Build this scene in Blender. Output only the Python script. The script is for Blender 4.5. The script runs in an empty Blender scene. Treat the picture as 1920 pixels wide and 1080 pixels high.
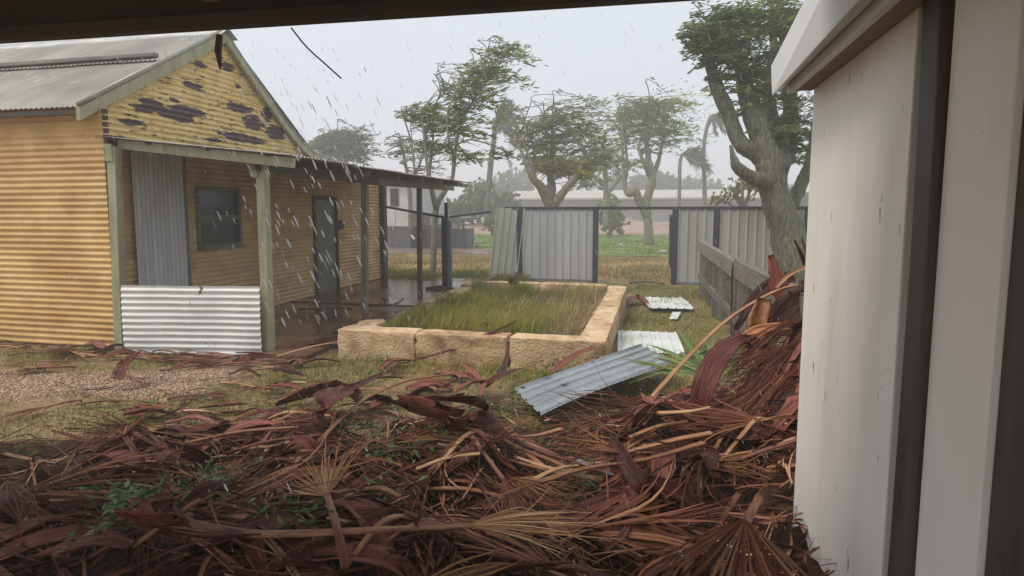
import bpy, math
import numpy as np
from mathutils import Vector
R = math.radians
rng = np.random.default_rng(7)
scene = bpy.context.scene
col = scene.collection

# ------------------------------------------------------------------ camera
# the yard is laid out square to the world axes: X runs along the back fence, Y runs away along the cottage
HAZE = 0.0072
CAM_H, YAW, PITCH, FPX = 1.7, R(13.2), math.atan(118 / 1150), 1150.0
cam = bpy.data.cameras.new('camera')
cam.sensor_width = 36
cam.lens = FPX / 1920 * 36
cam.shift_y = -25 / 1920
cam.clip_start = 0.05
cam.clip_end = 3000
co = bpy.data.objects.new('camera', cam)
co.location = (0, 0, CAM_H)
co.rotation_euler = (math.pi / 2 - PITCH, 0, YAW)
col.objects.link(co)
scene.camera = co

# ------------------------------------------------------------------ sky, sun, exposure
world = bpy.data.worlds.new('World')
scene.world = world
world.use_nodes = True
wn, wl = world.node_tree.nodes, world.node_tree.links
wn.clear()
SUN_EL, SUN_AZ = R(58), R(240)
sky = wn.new('ShaderNodeTexSky')
sky.sky_type = 'NISHITA'
sky.sun_disc = False
sky.sun_elevation = SUN_EL
sky.sun_rotation = SUN_AZ
sky.air_density = 1.0
sky.dust_density = 6.0
sc_ = wn.new('ShaderNodeMix'); sc_.data_type = 'RGBA'; sc_.blend_type = 'MULTIPLY'
sc_.inputs[0].default_value = 1.0
wl.new(sky.outputs[0], sc_.inputs[6]); sc_.inputs[7].default_value = (0.09, 0.09, 0.09, 1)
mx = wn.new('ShaderNodeMix'); mx.data_type = 'RGBA'
mx.inputs[0].default_value = 0.93           # rain cloud covers nearly all of the blue
wl.new(sc_.outputs[2], mx.inputs[6])
mx.inputs[7].default_value = (0.455, 0.488, 0.538, 1)
bg = wn.new('ShaderNodeBackground'); bg.inputs[1].default_value = 1.0
wl.new(mx.outputs[2], bg.inputs[0])
wo = wn.new('ShaderNodeOutputWorld'); wl.new(bg.outputs[0], wo.inputs[0])

sun = bpy.data.lights.new('sun', 'SUN')
sun.energy = 1.5
sun.angle = R(30)
sun.color = (1.0, 0.90, 0.77)
so = bpy.data.objects.new('sun', sun)
d = Vector((math.sin(SUN_AZ) * math.cos(SUN_EL), math.cos(SUN_AZ) * math.cos(SUN_EL), math.sin(SUN_EL)))
so.rotation_euler = d.to_track_quat('Z', 'Y').to_euler()
so.location = (0, 0, 30)
col.objects.link(so)

vs = scene.view_settings
vs.view_transform = 'Standard'; vs.look = 'None'; vs.exposure = 0.84; vs.gamma = 1.0
vs.use_curve_mapping = False
cy = scene.cycles
cy.use_denoising = True
cy.max_bounces = 10; cy.diffuse_bounces = 3; cy.glossy_bounces = 3; cy.transmission_bounces = 6
cy.transparent_max_bounces = 8; cy.volume_bounces = 4
cy.sample_clamp_indirect = 6

# ------------------------------------------------------------------ measuring helpers (real metres in the yard)
FWD = np.array([-math.sin(YAW) * math.cos(PITCH), math.cos(YAW) * math.cos(PITCH), -math.sin(PITCH)])
RIGHT = np.array([math.cos(YAW), math.sin(YAW), 0.0])
UPV = np.cross(RIGHT, FWD)
CP = np.array([0, 0, CAM_H])
def ray(u, v): return FWD + RIGHT * (u - 960) / FPX + UPV * (515 - v) / FPX
def G(u, v, z=0.0):                      # point of the yard at height z
    r = ray(u, v); return CP + r * ((z - CAM_H) / r[2])
def D(u, v, t): return CP + ray(u, v) * t   # point at a measured distance
def XP(u, v, x): r = ray(u, v); return CP + r * (x / r[0])

# ------------------------------------------------------------------ object helpers
def tag(o, label=None, cat=None, group=None, kind=None):
    if label: o['label'] = label
    if cat: o['category'] = cat
    if group: o['group'] = group
    if kind: o['kind'] = kind
    return o
def empty(name, loc=(0, 0, 0), label=None, cat=None, group=None):
    o = bpy.data.objects.new(name, None)
    o.location = loc
    o.empty_display_size = 0.1
    col.objects.link(o)
    return tag(o, label, cat, group)
def link(name, me, mat, parent=None, smooth=False):
    o = bpy.data.objects.new(name, me)
    if mat is not None: me.materials.append(mat)
    col.objects.link(o)
    if parent is not None:
        o.parent = parent
        o.matrix_parent_inverse = ROOT_INV(parent)
    if smooth:
        me.polygons.foreach_set('use_smooth', np.ones(len(me.polygons), dtype=bool))
    return o
def ROOT_INV(p):
    from mathutils import Matrix
    m = Matrix.Translation(p.location) if p.parent is None else ROOTM(p)
    return m.inverted()
def ROOTM(p):
    from mathutils import Matrix
    m = Matrix.Identity(4)
    q = p
    chain = []
    while q is not None:
        chain.append(q); q = q.parent
    for q in reversed(chain):
        m = m @ q.matrix_parent_inverse @ (Matrix.Translation(q.location) @ q.rotation_euler.to_matrix().to_4x4())
    return m
def np_mesh(name, V, Fq, attrs=None):
    """V (n,3), Fq (m,k) all faces with k corners"""
    V = np.ascontiguousarray(V, dtype=np.float32); Fq = np.ascontiguousarray(Fq, dtype=np.int32)
    me = bpy.data.meshes.new(name)
    me.vertices.add(len(V)); me.vertices.foreach_set('co', V.ravel())
    k = Fq.shape[1]
    me.loops.add(Fq.size); me.loops.foreach_set('vertex_index', Fq.ravel())
    me.polygons.add(len(Fq))
    me.polygons.foreach_set('loop_start', np.arange(0, Fq.size, k, dtype=np.int32))
    me.update(calc_edges=True)
    for n, a in (attrs or {}).items():
        at = me.attributes.new(n, 'FLOAT', 'POINT')
        at.data.foreach_set('value', np.ascontiguousarray(a, dtype=np.float32))
    return me
class MB:
    def __init__(s): s.v = []; s.f = []
    def add(s, V, F):
        b = len(s.v); s.v += [tuple(p) for p in V]; s.f += [tuple(i + b for i in f) for f in F]
        return s
    def box(s, lo, hi, bev=0.0):
        x0, y0, z0 = lo; x1, y1, z1 = hi
        return s.hexa([(x0, y0, z0), (x1, y0, z0), (x1, y1, z0), (x0, y1, z0), (x0, y0, z1), (x1, y0, z1), (x1, y1, z1), (x0, y1, z1)])
    def hexa(s, P):
        return s.add(P, [(0, 3, 2, 1), (4, 5, 6, 7), (0, 1, 5, 4), (1, 2, 6, 5), (2, 3, 7, 6), (3, 0, 4, 7)])
    def beam(s, a, b, w, h, up=(0, 0, 1)):
        a = np.array(a, float); b = np.array(b, float); d = b - a; d /= np.linalg.norm(d)
        sd = np.cross(d, up); sd /= np.linalg.norm(sd); u = np.cross(sd, d)
        P = [p + sd * i * w / 2 + u * j * h / 2 for p in (a, b) for (i, j) in ((-1, -1), (1, -1), (1, 1), (-1, 1))]
        return s.add(P, [(0, 1, 2, 3), (7, 6, 5, 4), (0, 4, 5, 1), (1, 5, 6, 2), (2, 6, 7, 3), (3, 7, 4, 0)])
    def tube(s, pts, rad, n=8):
        pts = [np.array(p, float) for p in pts]
        V = []; F = []
        ref = None
        for i, p in enumerate(pts):
            t = pts[min(i + 1, len(pts) - 1)] - pts[max(i - 1, 0)]; t /= (np.linalg.norm(t) + 1e-9)
            if ref is None:
                ref = np.cross(t, (0.31, 0.93, 0.17)); ref /= np.linalg.norm(ref)
            e = ref - t * (ref @ t); e /= (np.linalg.norm(e) + 1e-9); ref = e
            g = np.cross(t, e)
            r = rad[i] if hasattr(rad, '__len__') else rad
            for k in range(n):
                a = 2 * math.pi * k / n
                V.append(p + (e * math.cos(a) + g * math.sin(a)) * r)
        for i in range(len(pts) - 1):
            for k in range(n):
                F.append((i * n + k, i * n + (k + 1) % n, (i + 1) * n + (k + 1) % n, (i + 1) * n + k))
        F.append(tuple(range(n - 1, -1, -1))); F.append(tuple((len(pts) - 1) * n + k for k in range(n)))
        return s.add(V, F)
    def build(s, name, mat, parent=None, smooth=False, bevel=0.0):
        me = bpy.data.meshes.new(name)
        me.from_pydata([tuple(map(float, p)) for p in s.v], [], s.f); me.update()
        o = link(name, me, mat, parent, smooth)
        if bevel:
            b = o.modifiers.new('bevel', 'BEVEL'); b.width = bevel; b.segments = 2; b.limit_method = 'ANGLE'
        return o
def catmull(pts, n):
    P = np.array(pts, float)
    if len(P) == 2: return P[0] + (P[1] - P[0]) * np.linspace(0, 1, n)[:, None]
    Q = np.vstack([2 * P[0] - P[1], P, 2 * P[-1] - P[-2]])
    ts = np.linspace(0, len(P) - 1, n); out = []
    for t in ts:
        i = min(int(t), len(P) - 2); f = t - i
        a, b, c, e = Q[i], Q[i + 1], Q[i + 2], Q[i + 3]
        out.append(.5 * ((2 * b) + (c - a) * f + (2 * a - 5 * b + 4 * c - e) * f * f + (3 * b - a - 3 * c + e) * f ** 3))
    return np.array(out)
def vnoise(x, y, s=1.0, seed=0):
    x = np.asarray(x, float) * s + seed * 17.3; y = np.asarray(y, float) * s + seed * 9.1
    xi = np.floor(x).astype(int); yi = np.floor(y).astype(int); xf = x - xi; yf = y - yi
    def h(a, b):
        n = np.sin(a * 127.1 + b * 311.7 + seed * 74.7) * 43758.5453
        return n - np.floor(n)
    u = xf * xf * (3 - 2 * xf); w = yf * yf * (3 - 2 * yf)
    return (h(xi, yi) * (1 - u) + h(xi + 1, yi) * u) * (1 - w) + (h(xi, yi + 1) * (1 - u) + h(xi + 1, yi + 1) * u) * w
def fnoise(x, y, s=1.0, seed=0):
    return (vnoise(x, y, s, seed) + .5 * vnoise(x, y, s * 2.1, seed + 1) + .25 * vnoise(x, y, s * 4.3, seed + 2)) / 1.75
def sstep(a, b, x):
    t = np.clip((np.asarray(x, float) - a) / (b - a), 0, 1); return t * t * (3 - 2 * t)

# ------------------------------------------------------------------ materials
def mat(name, ramp, scale=4.0, detail=5.0, rough=(0.5, 0.75), bump=0.0, bscale=40.0, stretch=(1, 1, 1), attr=None, mixn=0.35,
        metal=0.0, spec=0.5, trans=0.0, objrand=0.0, extra=None, fibre=False):
    m = bpy.data.materials.new(name); m.use_nodes = True
    nt = m.node_tree; N, L = nt.nodes, nt.links
    N.clear()
    out = N.new('ShaderNodeOutputMaterial'); b = N.new('ShaderNodeBsdfPrincipled')
    tc = N.new('ShaderNodeTexCoord'); mp = N.new('ShaderNodeMapping'); mp.inputs['Scale'].default_value = stretch
    L.new(tc.outputs['Object'], mp.inputs[0])
    if fibre:      # grain that runs along the strap
        ca, cl_, cx_ = N.new('ShaderNodeAttribute'), N.new('ShaderNodeAttribute'), N.new('ShaderNodeCombineXYZ')
        ca.attribute_name, cl_.attribute_name = 'across', 'along'
        fo = N.new('ShaderNodeObjectInfo'); fm = N.new('ShaderNodeMath'); fm.operation = 'MULTIPLY'; fm.inputs[1].default_value = 40
        L.new(fo.outputs['Random'], fm.inputs[0])
        L.new(ca.outputs['Fac'], cx_.inputs[0]); L.new(cl_.outputs['Fac'], cx_.inputs[1]); L.new(fm.outputs[0], cx_.inputs[2])
        mp.inputs['Scale'].default_value = (60, 4, 1)
        L.new(cx_.outputs[0], mp.inputs[0])
    nz = N.new('ShaderNodeTexNoise'); nz.inputs['Scale'].default_value = scale; nz.inputs['Detail'].default_value = detail
    L.new(mp.outputs[0], nz.inputs['Vector'])
    fac = nz.outputs[0]
    if attr:
        at = N.new('ShaderNodeAttribute'); at.attribute_name = attr
        s1 = N.new('ShaderNodeMath'); s1.operation = 'MULTIPLY_ADD'; s1.inputs[1].default_value = mixn; s1.inputs[2].default_value = -mixn / 2
        L.new(fac, s1.inputs[0])
        s2 = N.new('ShaderNodeMath'); s2.operation = 'ADD'; L.new(s1.outputs[0], s2.inputs[0]); L.new(at.outputs['Fac'], s2.inputs[1])
        fac = s2.outputs[0]
    if objrand:
        oi = N.new('ShaderNodeObjectInfo')
        s1 = N.new('ShaderNodeMath'); s1.operation = 'MULTIPLY_ADD'; s1.inputs[1].default_value = objrand; s1.inputs[2].default_value = -objrand / 2
        L.new(oi.outputs['Random'], s1.inputs[0])
        s2 = N.new('ShaderNodeMath'); s2.operation = 'ADD'; L.new(s1.outputs[0], s2.inputs[0]); L.new(fac, s2.inputs[1])
        fac = s2.outputs[0]
    cr = N.new('ShaderNodeValToRGB')
    el = cr.color_ramp.elements
    while len(el) < len(ramp): el.new(0.5)
    for e, (p, c) in zip(el, ramp): e.position = p; e.color = (*c, 1)
    L.new(fac, cr.inputs[0])
    L.new(cr.outputs[0], b.inputs['Base Color'])
    mr = N.new('ShaderNodeMapRange'); mr.inputs[3].default_value = rough[0]; mr.inputs[4].default_value = rough[1]
    mr.inputs[1].default_value = .3; mr.inputs[2].default_value = .7
    L.new(nz.outputs[0], mr.inputs[0]); L.new(mr.outputs[0], b.inputs['Roughness'])
    b.inputs['Metallic'].default_value = metal
    b.inputs['Specular IOR Level'].default_value = spec
    if bump:
        n2 = N.new('ShaderNodeTexNoise'); n2.inputs['Scale'].default_value = bscale; n2.inputs['Detail'].default_value = 6
        L.new(mp.outputs[0], n2.inputs['Vector'])
        bp = N.new('ShaderNodeBump'); bp.inputs['Strength'].default_value = bump; bp.inputs['Distance'].default_value = 0.02
        L.new(n2.outputs[0], bp.inputs['Height']); L.new(bp.outputs[0], b.inputs['Normal'])
    sh = b.outputs[0]
    if trans:
        tr = N.new('ShaderNodeBsdfTranslucent'); L.new(cr.outputs[0], tr.inputs[0])
        ms = N.new('ShaderNodeMixShader'); ms.inputs[0].default_value = trans
        L.new(b.outputs[0], ms.inputs[1]); L.new(tr.outputs[0], ms.inputs[2]); sh = ms.outputs[0]
    L.new(sh, out.inputs[0])
    if extra: extra(nt, b, cr, nz, mp)
    return m
def overlay(attr=None, color=(.05, .03, .03), scale=6, lo=.55, hi=.6, stretch=(1, 1, 1), rough=.8, k=1.0, detail=8):
    """a second colour laid over the first where noise (plus an attribute) passes a threshold: flakes, rust, stains"""
    def f(nt, b, cr, nz, mp):
        N, L = nt.nodes, nt.links
        tc = N.new('ShaderNodeTexCoord'); m2 = N.new('ShaderNodeMapping'); m2.inputs['Scale'].default_value = stretch
        L.new(tc.outputs['Object'], m2.inputs[0])
        n2 = N.new('ShaderNodeTexNoise'); n2.inputs['Scale'].default_value = scale; n2.inputs['Detail'].default_value = detail
        n2.inputs['Roughness'].default_value = .62
        L.new(m2.outputs[0], n2.inputs['Vector'])
        v = n2.outputs[0]
        if attr:
            at = N.new('ShaderNodeAttribute'); at.attribute_name = attr
            s = N.new('ShaderNodeMath'); s.operation = 'MULTIPLY_ADD'; s.inputs[1].default_value = k
            L.new(at.outputs['Fac'], s.inputs[0]); L.new(v, s.inputs[2]); v = s.outputs[0]
        mr = N.new('ShaderNodeMapRange'); mr.inputs[1].default_value = lo; mr.inputs[2].default_value = hi
        L.new(v, mr.inputs[0])
        mxx = N.new('ShaderNodeMix'); mxx.data_type = 'RGBA'
        L.new(mr.outputs[0], mxx.inputs[0])
        src = b.inputs['Base Color'].links[0].from_socket
        L.new(src, mxx.inputs[6]); mxx.inputs[7].default_value = (*color, 1)
        L.new(mxx.outputs[2], b.inputs['Base Color'])
    return f
def both(*fs):
    def f(*a):
        for g in fs: g(*a)
    return f

M = {}
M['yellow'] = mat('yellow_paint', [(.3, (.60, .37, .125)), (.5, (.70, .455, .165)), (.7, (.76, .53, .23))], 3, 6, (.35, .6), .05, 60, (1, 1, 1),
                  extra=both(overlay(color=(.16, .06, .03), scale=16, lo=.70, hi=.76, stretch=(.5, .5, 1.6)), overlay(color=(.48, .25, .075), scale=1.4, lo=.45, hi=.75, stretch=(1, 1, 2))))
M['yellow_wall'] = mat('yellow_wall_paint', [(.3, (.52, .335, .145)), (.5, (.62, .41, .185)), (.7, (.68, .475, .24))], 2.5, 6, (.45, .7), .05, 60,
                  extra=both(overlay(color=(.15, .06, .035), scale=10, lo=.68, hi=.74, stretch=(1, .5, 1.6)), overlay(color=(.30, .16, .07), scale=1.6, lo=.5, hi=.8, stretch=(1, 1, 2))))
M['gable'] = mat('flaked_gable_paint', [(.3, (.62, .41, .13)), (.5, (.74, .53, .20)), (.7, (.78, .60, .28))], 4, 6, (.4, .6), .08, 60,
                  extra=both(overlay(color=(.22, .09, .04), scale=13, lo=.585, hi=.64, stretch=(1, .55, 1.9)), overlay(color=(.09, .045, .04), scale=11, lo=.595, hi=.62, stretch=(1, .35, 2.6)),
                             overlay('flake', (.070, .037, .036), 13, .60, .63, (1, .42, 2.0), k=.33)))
M['white_tin'] = mat('white_sheet_paint', [(.3, (.72, .72, .69)), (.6, (.86, .86, .83))], 2.5, 6, (.35, .55), .04, 50, (1, 1, 1),
                  extra=overlay('rust', (.09, .045, .025), 22, .93, 1.02, (1, 1, 1), k=.75))
M['grey_tin'] = mat('galvanised_panel', [(.3, (.40, .41, .41)), (.6, (.56, .57, .57))], 2, 5, (.45, .6), .04, 60, (6, 6, .5),
                  extra=overlay(color=(.07, .06, .06), scale=26, lo=.69, hi=.73))
M['roof_tin'] = mat('weathered_roof_sheet', [(.3, (.20, .19, .165)), (.5, (.27, .26, .22)), (.7, (.35, .34, .30))], 1.6, 7, (.3, .55), .05, 60, (1, .6, .6), metal=.15,
                  extra=overlay(color=(.45, .45, .42), scale=5, lo=.58, hi=.72, stretch=(1, .5, 1)))
M['roof_dark'] = mat('dark_roof_sheet', [(.3, (.13, .12, .11)), (.6, (.26, .24, .22))], 2, 6, (.35, .6), .05, 60)
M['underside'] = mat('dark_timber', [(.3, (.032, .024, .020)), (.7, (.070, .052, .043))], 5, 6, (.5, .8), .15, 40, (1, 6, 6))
M['green_paint'] = mat('grey_green_paint', [(.3, (.25, .25, .14)), (.5, (.35, .35, .21)), (.7, (.42, .42, .28))], 3, 6, (.4, .65), .08, 50, (3, 3, .6),
                  extra=overlay(color=(.16, .15, .11), scale=14, lo=.62, hi=.72))
M['green_dark'] = mat('dull_green_paint', [(.3, (.12, .13, .09)), (.7, (.19, .20, .14))], 4, 5, (.4, .6), .05, 50)
M['dark_wood'] = mat('dark_weathered_wood', [(.3, (.035, .028, .024)), (.7, (.085, .07, .06))], 6, 6, (.45, .7), .2, 40, (4, 4, .5))
M['brown_wood'] = mat('brown_post_wood', [(.3, (.07, .05, .038)), (.7, (.15, .105, .075))], 6, 6, (.45, .7), .2, 40, (4, 4, .5))
M['post_grey'] = mat('grey_post_wood', [(.3, (.13, .12, .09)), (.7, (.24, .22, .17))], 6, 6, (.45, .7), .2, 40, (4, 4, .5))
M['glass'] = mat('dark_window_glass', [(.3, (.018, .021, .023)), (.7, (.03, .034, .036))], 2, 2, (.08, .16), 0, spec=.5)
M['frame'] = mat('window_frame_paint', [(.3, (.10, .11, .085)), (.7, (.16, .17, .13))], 5, 4, (.4, .6), .05)
M['black'] = mat('black_plastic', [(.3, (.02, .016, .016)), (.7, (.04, .03, .03))], 5, 3, (.4, .5))
M['fence_grey'] = mat('grey_fence_sheet', [(.3, (.40, .41, .41)), (.7, (.49, .50, .50))], 1.2, 5, (.55, .7), .03, 50, (2, 2, .4),
                  extra=overlay(color=(.10, .095, .09), scale=30, lo=.72, hi=.76))
M['fence_cream'] = mat('cream_fence_sheet', [(.3, (.36, .37, .33)), (.7, (.46, .47, .42))], 1.2, 5, (.55, .7), .03, 50, (2, 2, .4))
M['fence_olive'] = mat('olive_fence_sheet', [(.3, (.36, .38, .32)), (.7, (.45, .47, .40))], 1.2, 5, (.55, .7), .03, 50, (2, 2, .4))
M['steel_blue'] = mat('dark_blue_steel', [(.3, (.022, .027, .037)), (.7, (.045, .052, .066))], 3, 4, (.3, .5), .03)
M['steel_edge'] = mat('grey_blue_steel', [(.3, (.10, .12, .15)), (.7, (.17, .19, .22))], 3, 4, (.3, .5), .03)
M['limestone'] = mat('limestone', [(.25, (.28, .155, .075)), (.42, (.50, .33, .175)), (.58, (.64, .46, .27)), (.8, (.74, .60, .41))], 4.5, 9, (.65, .9), 1.0, 38, objrand=.18,
                  extra=both(overlay(color=(.22, .13, .065), scale=14, lo=.60, hi=.70, stretch=(1, 1, 1.5)), overlay(color=(.27, .13, .06), scale=3, lo=.58, hi=.75, stretch=(1, 1, 2)), overlay(color=(.12, .08, .05), scale=45, lo=.66, hi=.70)))
M['soil'] = mat('planter_soil', [(.3, (.05, .03, .02)), (.7, (.13, .08, .05))], 8, 8, (.6, .85), .6, 60)
M['rail_wood'] = mat('silvered_fence_timber', [(.3, (.09, .082, .07)), (.5, (.15, .137, .117)), (.7, (.21, .195, .17))], 5, 7, (.45, .7), .3, 40, (5, .5, 5), objrand=.25)
M['shed_white'] = mat('white_shed_wall', [(.3, (.80, .765, .71)), (.7, (.86, .83, .78))], 1.3, 6, (.4, .6), .03, 30, (1, 1, .5),
                  extra=both(overlay(color=(.07, .06, .055), scale=11, lo=.70, hi=.715, stretch=(2.4, 2.6, .55), detail=3), overlay(color=(.66, .62, .55), scale=1.7, lo=.5, hi=.8, stretch=(1, 2, .6))))
M['shed_trim'] = mat('white_trim', [(.3, (.66, .67, .67)), (.7, (.76, .77, .77))], 2, 5, (.35, .5), .02)
M['soffit'] = mat('brown_soffit', [(.3, (.20, .13, .10)), (.7, (.32, .23, .18))], 4, 5, (.5, .7), .1)
M['slab'] = None
M['bark_pale'] = mat('pale_bark', [(.30, (.10, .095, .062)), (.48, (.175, .165, .115)), (.58, (.225, .21, .15)), (.7, (.29, .27, .20))], 20, 9, (.6, .85), 1.0, 25, (1, 1, .35))
M['bark_green'] = mat('mossy_bark', [(.30, (.045, .046, .026)), (.46, (.088, .092, .056)), (.56, (.125, .128, .082)), (.70, (.175, .175, .12))], 22, 10, (.65, .9), 1.0, 40, (1, 1, .3))
M['bark_dark'] = mat('dark_bark', [(.3, (.06, .055, .04)), (.7, (.13, .12, .09))], 5, 7, (.6, .85), .5, 25, (1, 1, .4))
def leafmat(n, a, b, c, tr=.3): return mat(n, [(.1, a), (.5, b), (.9, c)], 30, 2, (.4, .6), attr='rnd', mixn=.2, trans=tr, spec=.3)
M['leaf_deep'] = leafmat('deep_green_leaf', (.05, .095, .022), (.13, .20, .045), (.24, .32, .08), .5)
M['leaf_mid'] = leafmat('mid_green_leaf', (.10, .15, .022), (.21, .28, .045), (.32, .37, .08), .5)
M['leaf_olive'] = leafmat('olive_leaf', (.10, .135, .03), (.21, .25, .055), (.31, .34, .10), .5)
M['leaf_lime'] = leafmat('yellow_green_leaf', (.19, .21, .02), (.32, .34, .03), (.42, .40, .06), .5)
M['leaf_grey'] = leafmat('grey_green_leaf', (.10, .12, .06), (.17, .19, .09), (.25, .265, .14), .5)
M['palm_green'] = leafmat('palm_green', (.05, .065, .03), (.10, .12, .05), (.18, .18, .09), .2)
M['grass_short'] = leafmat('lawn_blade', (.075, .145, .012), (.20, .235, .035), (.40, .28, .10), .3)
M['grass_tall'] = leafmat('tall_grass_blade', (.13, .18, .014), (.34, .34, .055), (.52, .40, .15), .45)
M['grass_tan'] = leafmat('tan_grass_blade', (.15, .135, .04), (.29, .235, .085), (.42, .30, .14), .3)
M['green_leaf'] = leafmat('fresh_green_leaf', (.05, .12, .025), (.11, .20, .06), (.24, .31, .16), .25)
M['litter'] = mat('brown_palm_litter', [(.0, (.020, .007, .005)), (.30, (.078, .027, .016)), (.55, (.19, .070, .040)), (.80, (.36, .17, .10)), (1.0, (.56, .38, .25))], 25, 3, (.38, .58), attr='rnd', mixn=.18, spec=.12)
M['litter_bed'] = mat('shade_dark_litter', [(.3, (.012, .006, .004)), (.5, (.038, .017, .011)), (.7, (.10, .045, .027))], 14, 8, (.6, .8), 1.0, 60, spec=.15)  # bed colour kept dark to give the shade between the strips above it
M['frond_blade'] = mat('dead_frond_blade', [(.0, (.045, .014, .008)), (.40, (.15, .052, .027)), (.70, (.30, .125, .062)), (1.0, (.52, .32, .18))], 12, 4, (.36, .52), attr='rnd', mixn=.25, spec=.12)
M['frond_gold'] = mat('golden_dead_blade', [(.0, (.13, .052, .020)), (.45, (.28, .135, .055)), (.8, (.43, .24, .11)), (1.0, (.55, .37, .20))], 12, 4, (.38, .55), attr='rnd', mixn=.25, spec=.12)
M['petiole'] = mat('tan_petiole', [(.25, (.20, .085, .045)), (.5, (.36, .18, .09)), (.75, (.52, .32, .18))], 1.6, 6, (.25, .42), .7, 2.2, objrand=.5, spec=.2, fibre=True)
M['petiole_dark'] = mat('dark_red_petiole', [(.25, (.10, .030, .020)), (.5, (.18, .065, .042)), (.75, (.30, .13, .085))], 1.6, 6, (.22, .4), .7, 2.2, objrand=.4, spec=.2, fibre=True)
M['sheath'] = mat('maroon_sheath', [(.25, (.030, .009, .007)), (.5, (.078, .021, .016)), (.75, (.16, .050, .038))], 1.6, 6, (.24, .42), .7, 2.2, objrand=.3, spec=.2, fibre=True)
M['sheath_red'] = mat('red_brown_sheath', [(.25, (.075, .020, .013)), (.5, (.17, .048, .032)), (.75, (.30, .11, .075))], 1.6, 6, (.26, .45), .7, 2.2, objrand=.3, spec=.2, fibre=True)
M['sheath_orange'] = mat('orange_sheath', [(.25, (.30, .10, .045)), (.5, (.45, .18, .085)), (.75, (.58, .28, .15))], 1.6, 6, (.25, .4), .7, 2.2, spec=.2, fibre=True)
M['sheath_lilac'] = mat('lilac_sheath', [(.25, (.20, .14, .16)), (.75, (.34, .26, .29))], 6, 6, (.25, .45), .2, 40)
M['sheath_pink'] = mat('pink_sheath', [(.25, (.22, .08, .07)), (.75, (.42, .19, .17))], 6, 6, (.25, .45), .2, 40)
M['amber'] = mat('amber_sheath', [(.25, (.10, .035, .012)), (.5, (.24, .09, .025)), (.75, (.38, .17, .05))], 5, 6, (.25, .45), .3, 30, (2, 2, .4))
M['palm_fresh'] = leafmat('fresh_palm_leaf', (.06, .11, .03), (.14, .21, .06), (.28, .33, .12), .25)
M['green_stalk'] = mat('green_stalk', [(.25, (.09, .10, .03)), (.75, (.24, .23, .09))], 6, 4, (.3, .5))
M['stone'] = mat('gravel_stone', [(.1, (.21, .115, .07)), (.5, (.42, .27, .175)), (.9, (.60, .44, .31))], 20, 2, (.4, .7), attr='rnd', mixn=.2)
M['rubble'] = mat('pink_rubble', [(.3, (.25, .15, .12)), (.7, (.42, .29, .24))], 1.2, 8, (.7, .9), .6, 12)
M['cabin_white'] = mat('pale_cabin_wall', [(.3, (.50, .51, .52)), (.7, (.62, .63, .63))], 1.2, 5, (.4, .6), .03)
M['cabin_dark'] = mat('slate_cabin_skirt', [(.3, (.07, .075, .085)), (.7, (.12, .125, .135))], 2, 4, (.4, .6), .03)
M['far_wall'] = mat('grey_far_wall', [(.3, (.19, .185, .18)), (.7, (.27, .265, .26))], .35, 5, (.6, .8), .03)
M['far_roof'] = mat('pale_far_roof', [(.3, (.40, .38, .35)), (.7, (.50, .48, .45))], .5, 5, (.5, .7), .03)
M['tin_new'] = mat('blue_grey_sheet', [(.3, (.23, .26, .27)), (.6, (.35, .38, .39))], 2.2, 6, (.18, .34), .05, 60, (1, 1, 1), metal=.35,
                  extra=both(overlay(color=(.10, .075, .06), scale=6, lo=.58, hi=.72), overlay(color=(.20, .10, .055), scale=15, lo=.64, hi=.70)))
M['tin_pale'] = mat('pale_sheet', [(.3, (.50, .54, .51)), (.6, (.68, .71, .68))], 2.2, 6, (.25, .45), .05, 60,
                  extra=overlay(color=(.20, .16, .12), scale=9, lo=.66, hi=.76))
M['water'] = mat('sky_white_rain', [(.3, (.80, .82, .84)), (.7, (.90, .91, .92))], 3, 2, (.15, .25), trans=.5, extra=lambda nt, b, cr, nz, mp: b.inputs['Alpha'].__setattr__('default_value', .45))  # white base colour stands in for sky light refracted by the drops

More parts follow.
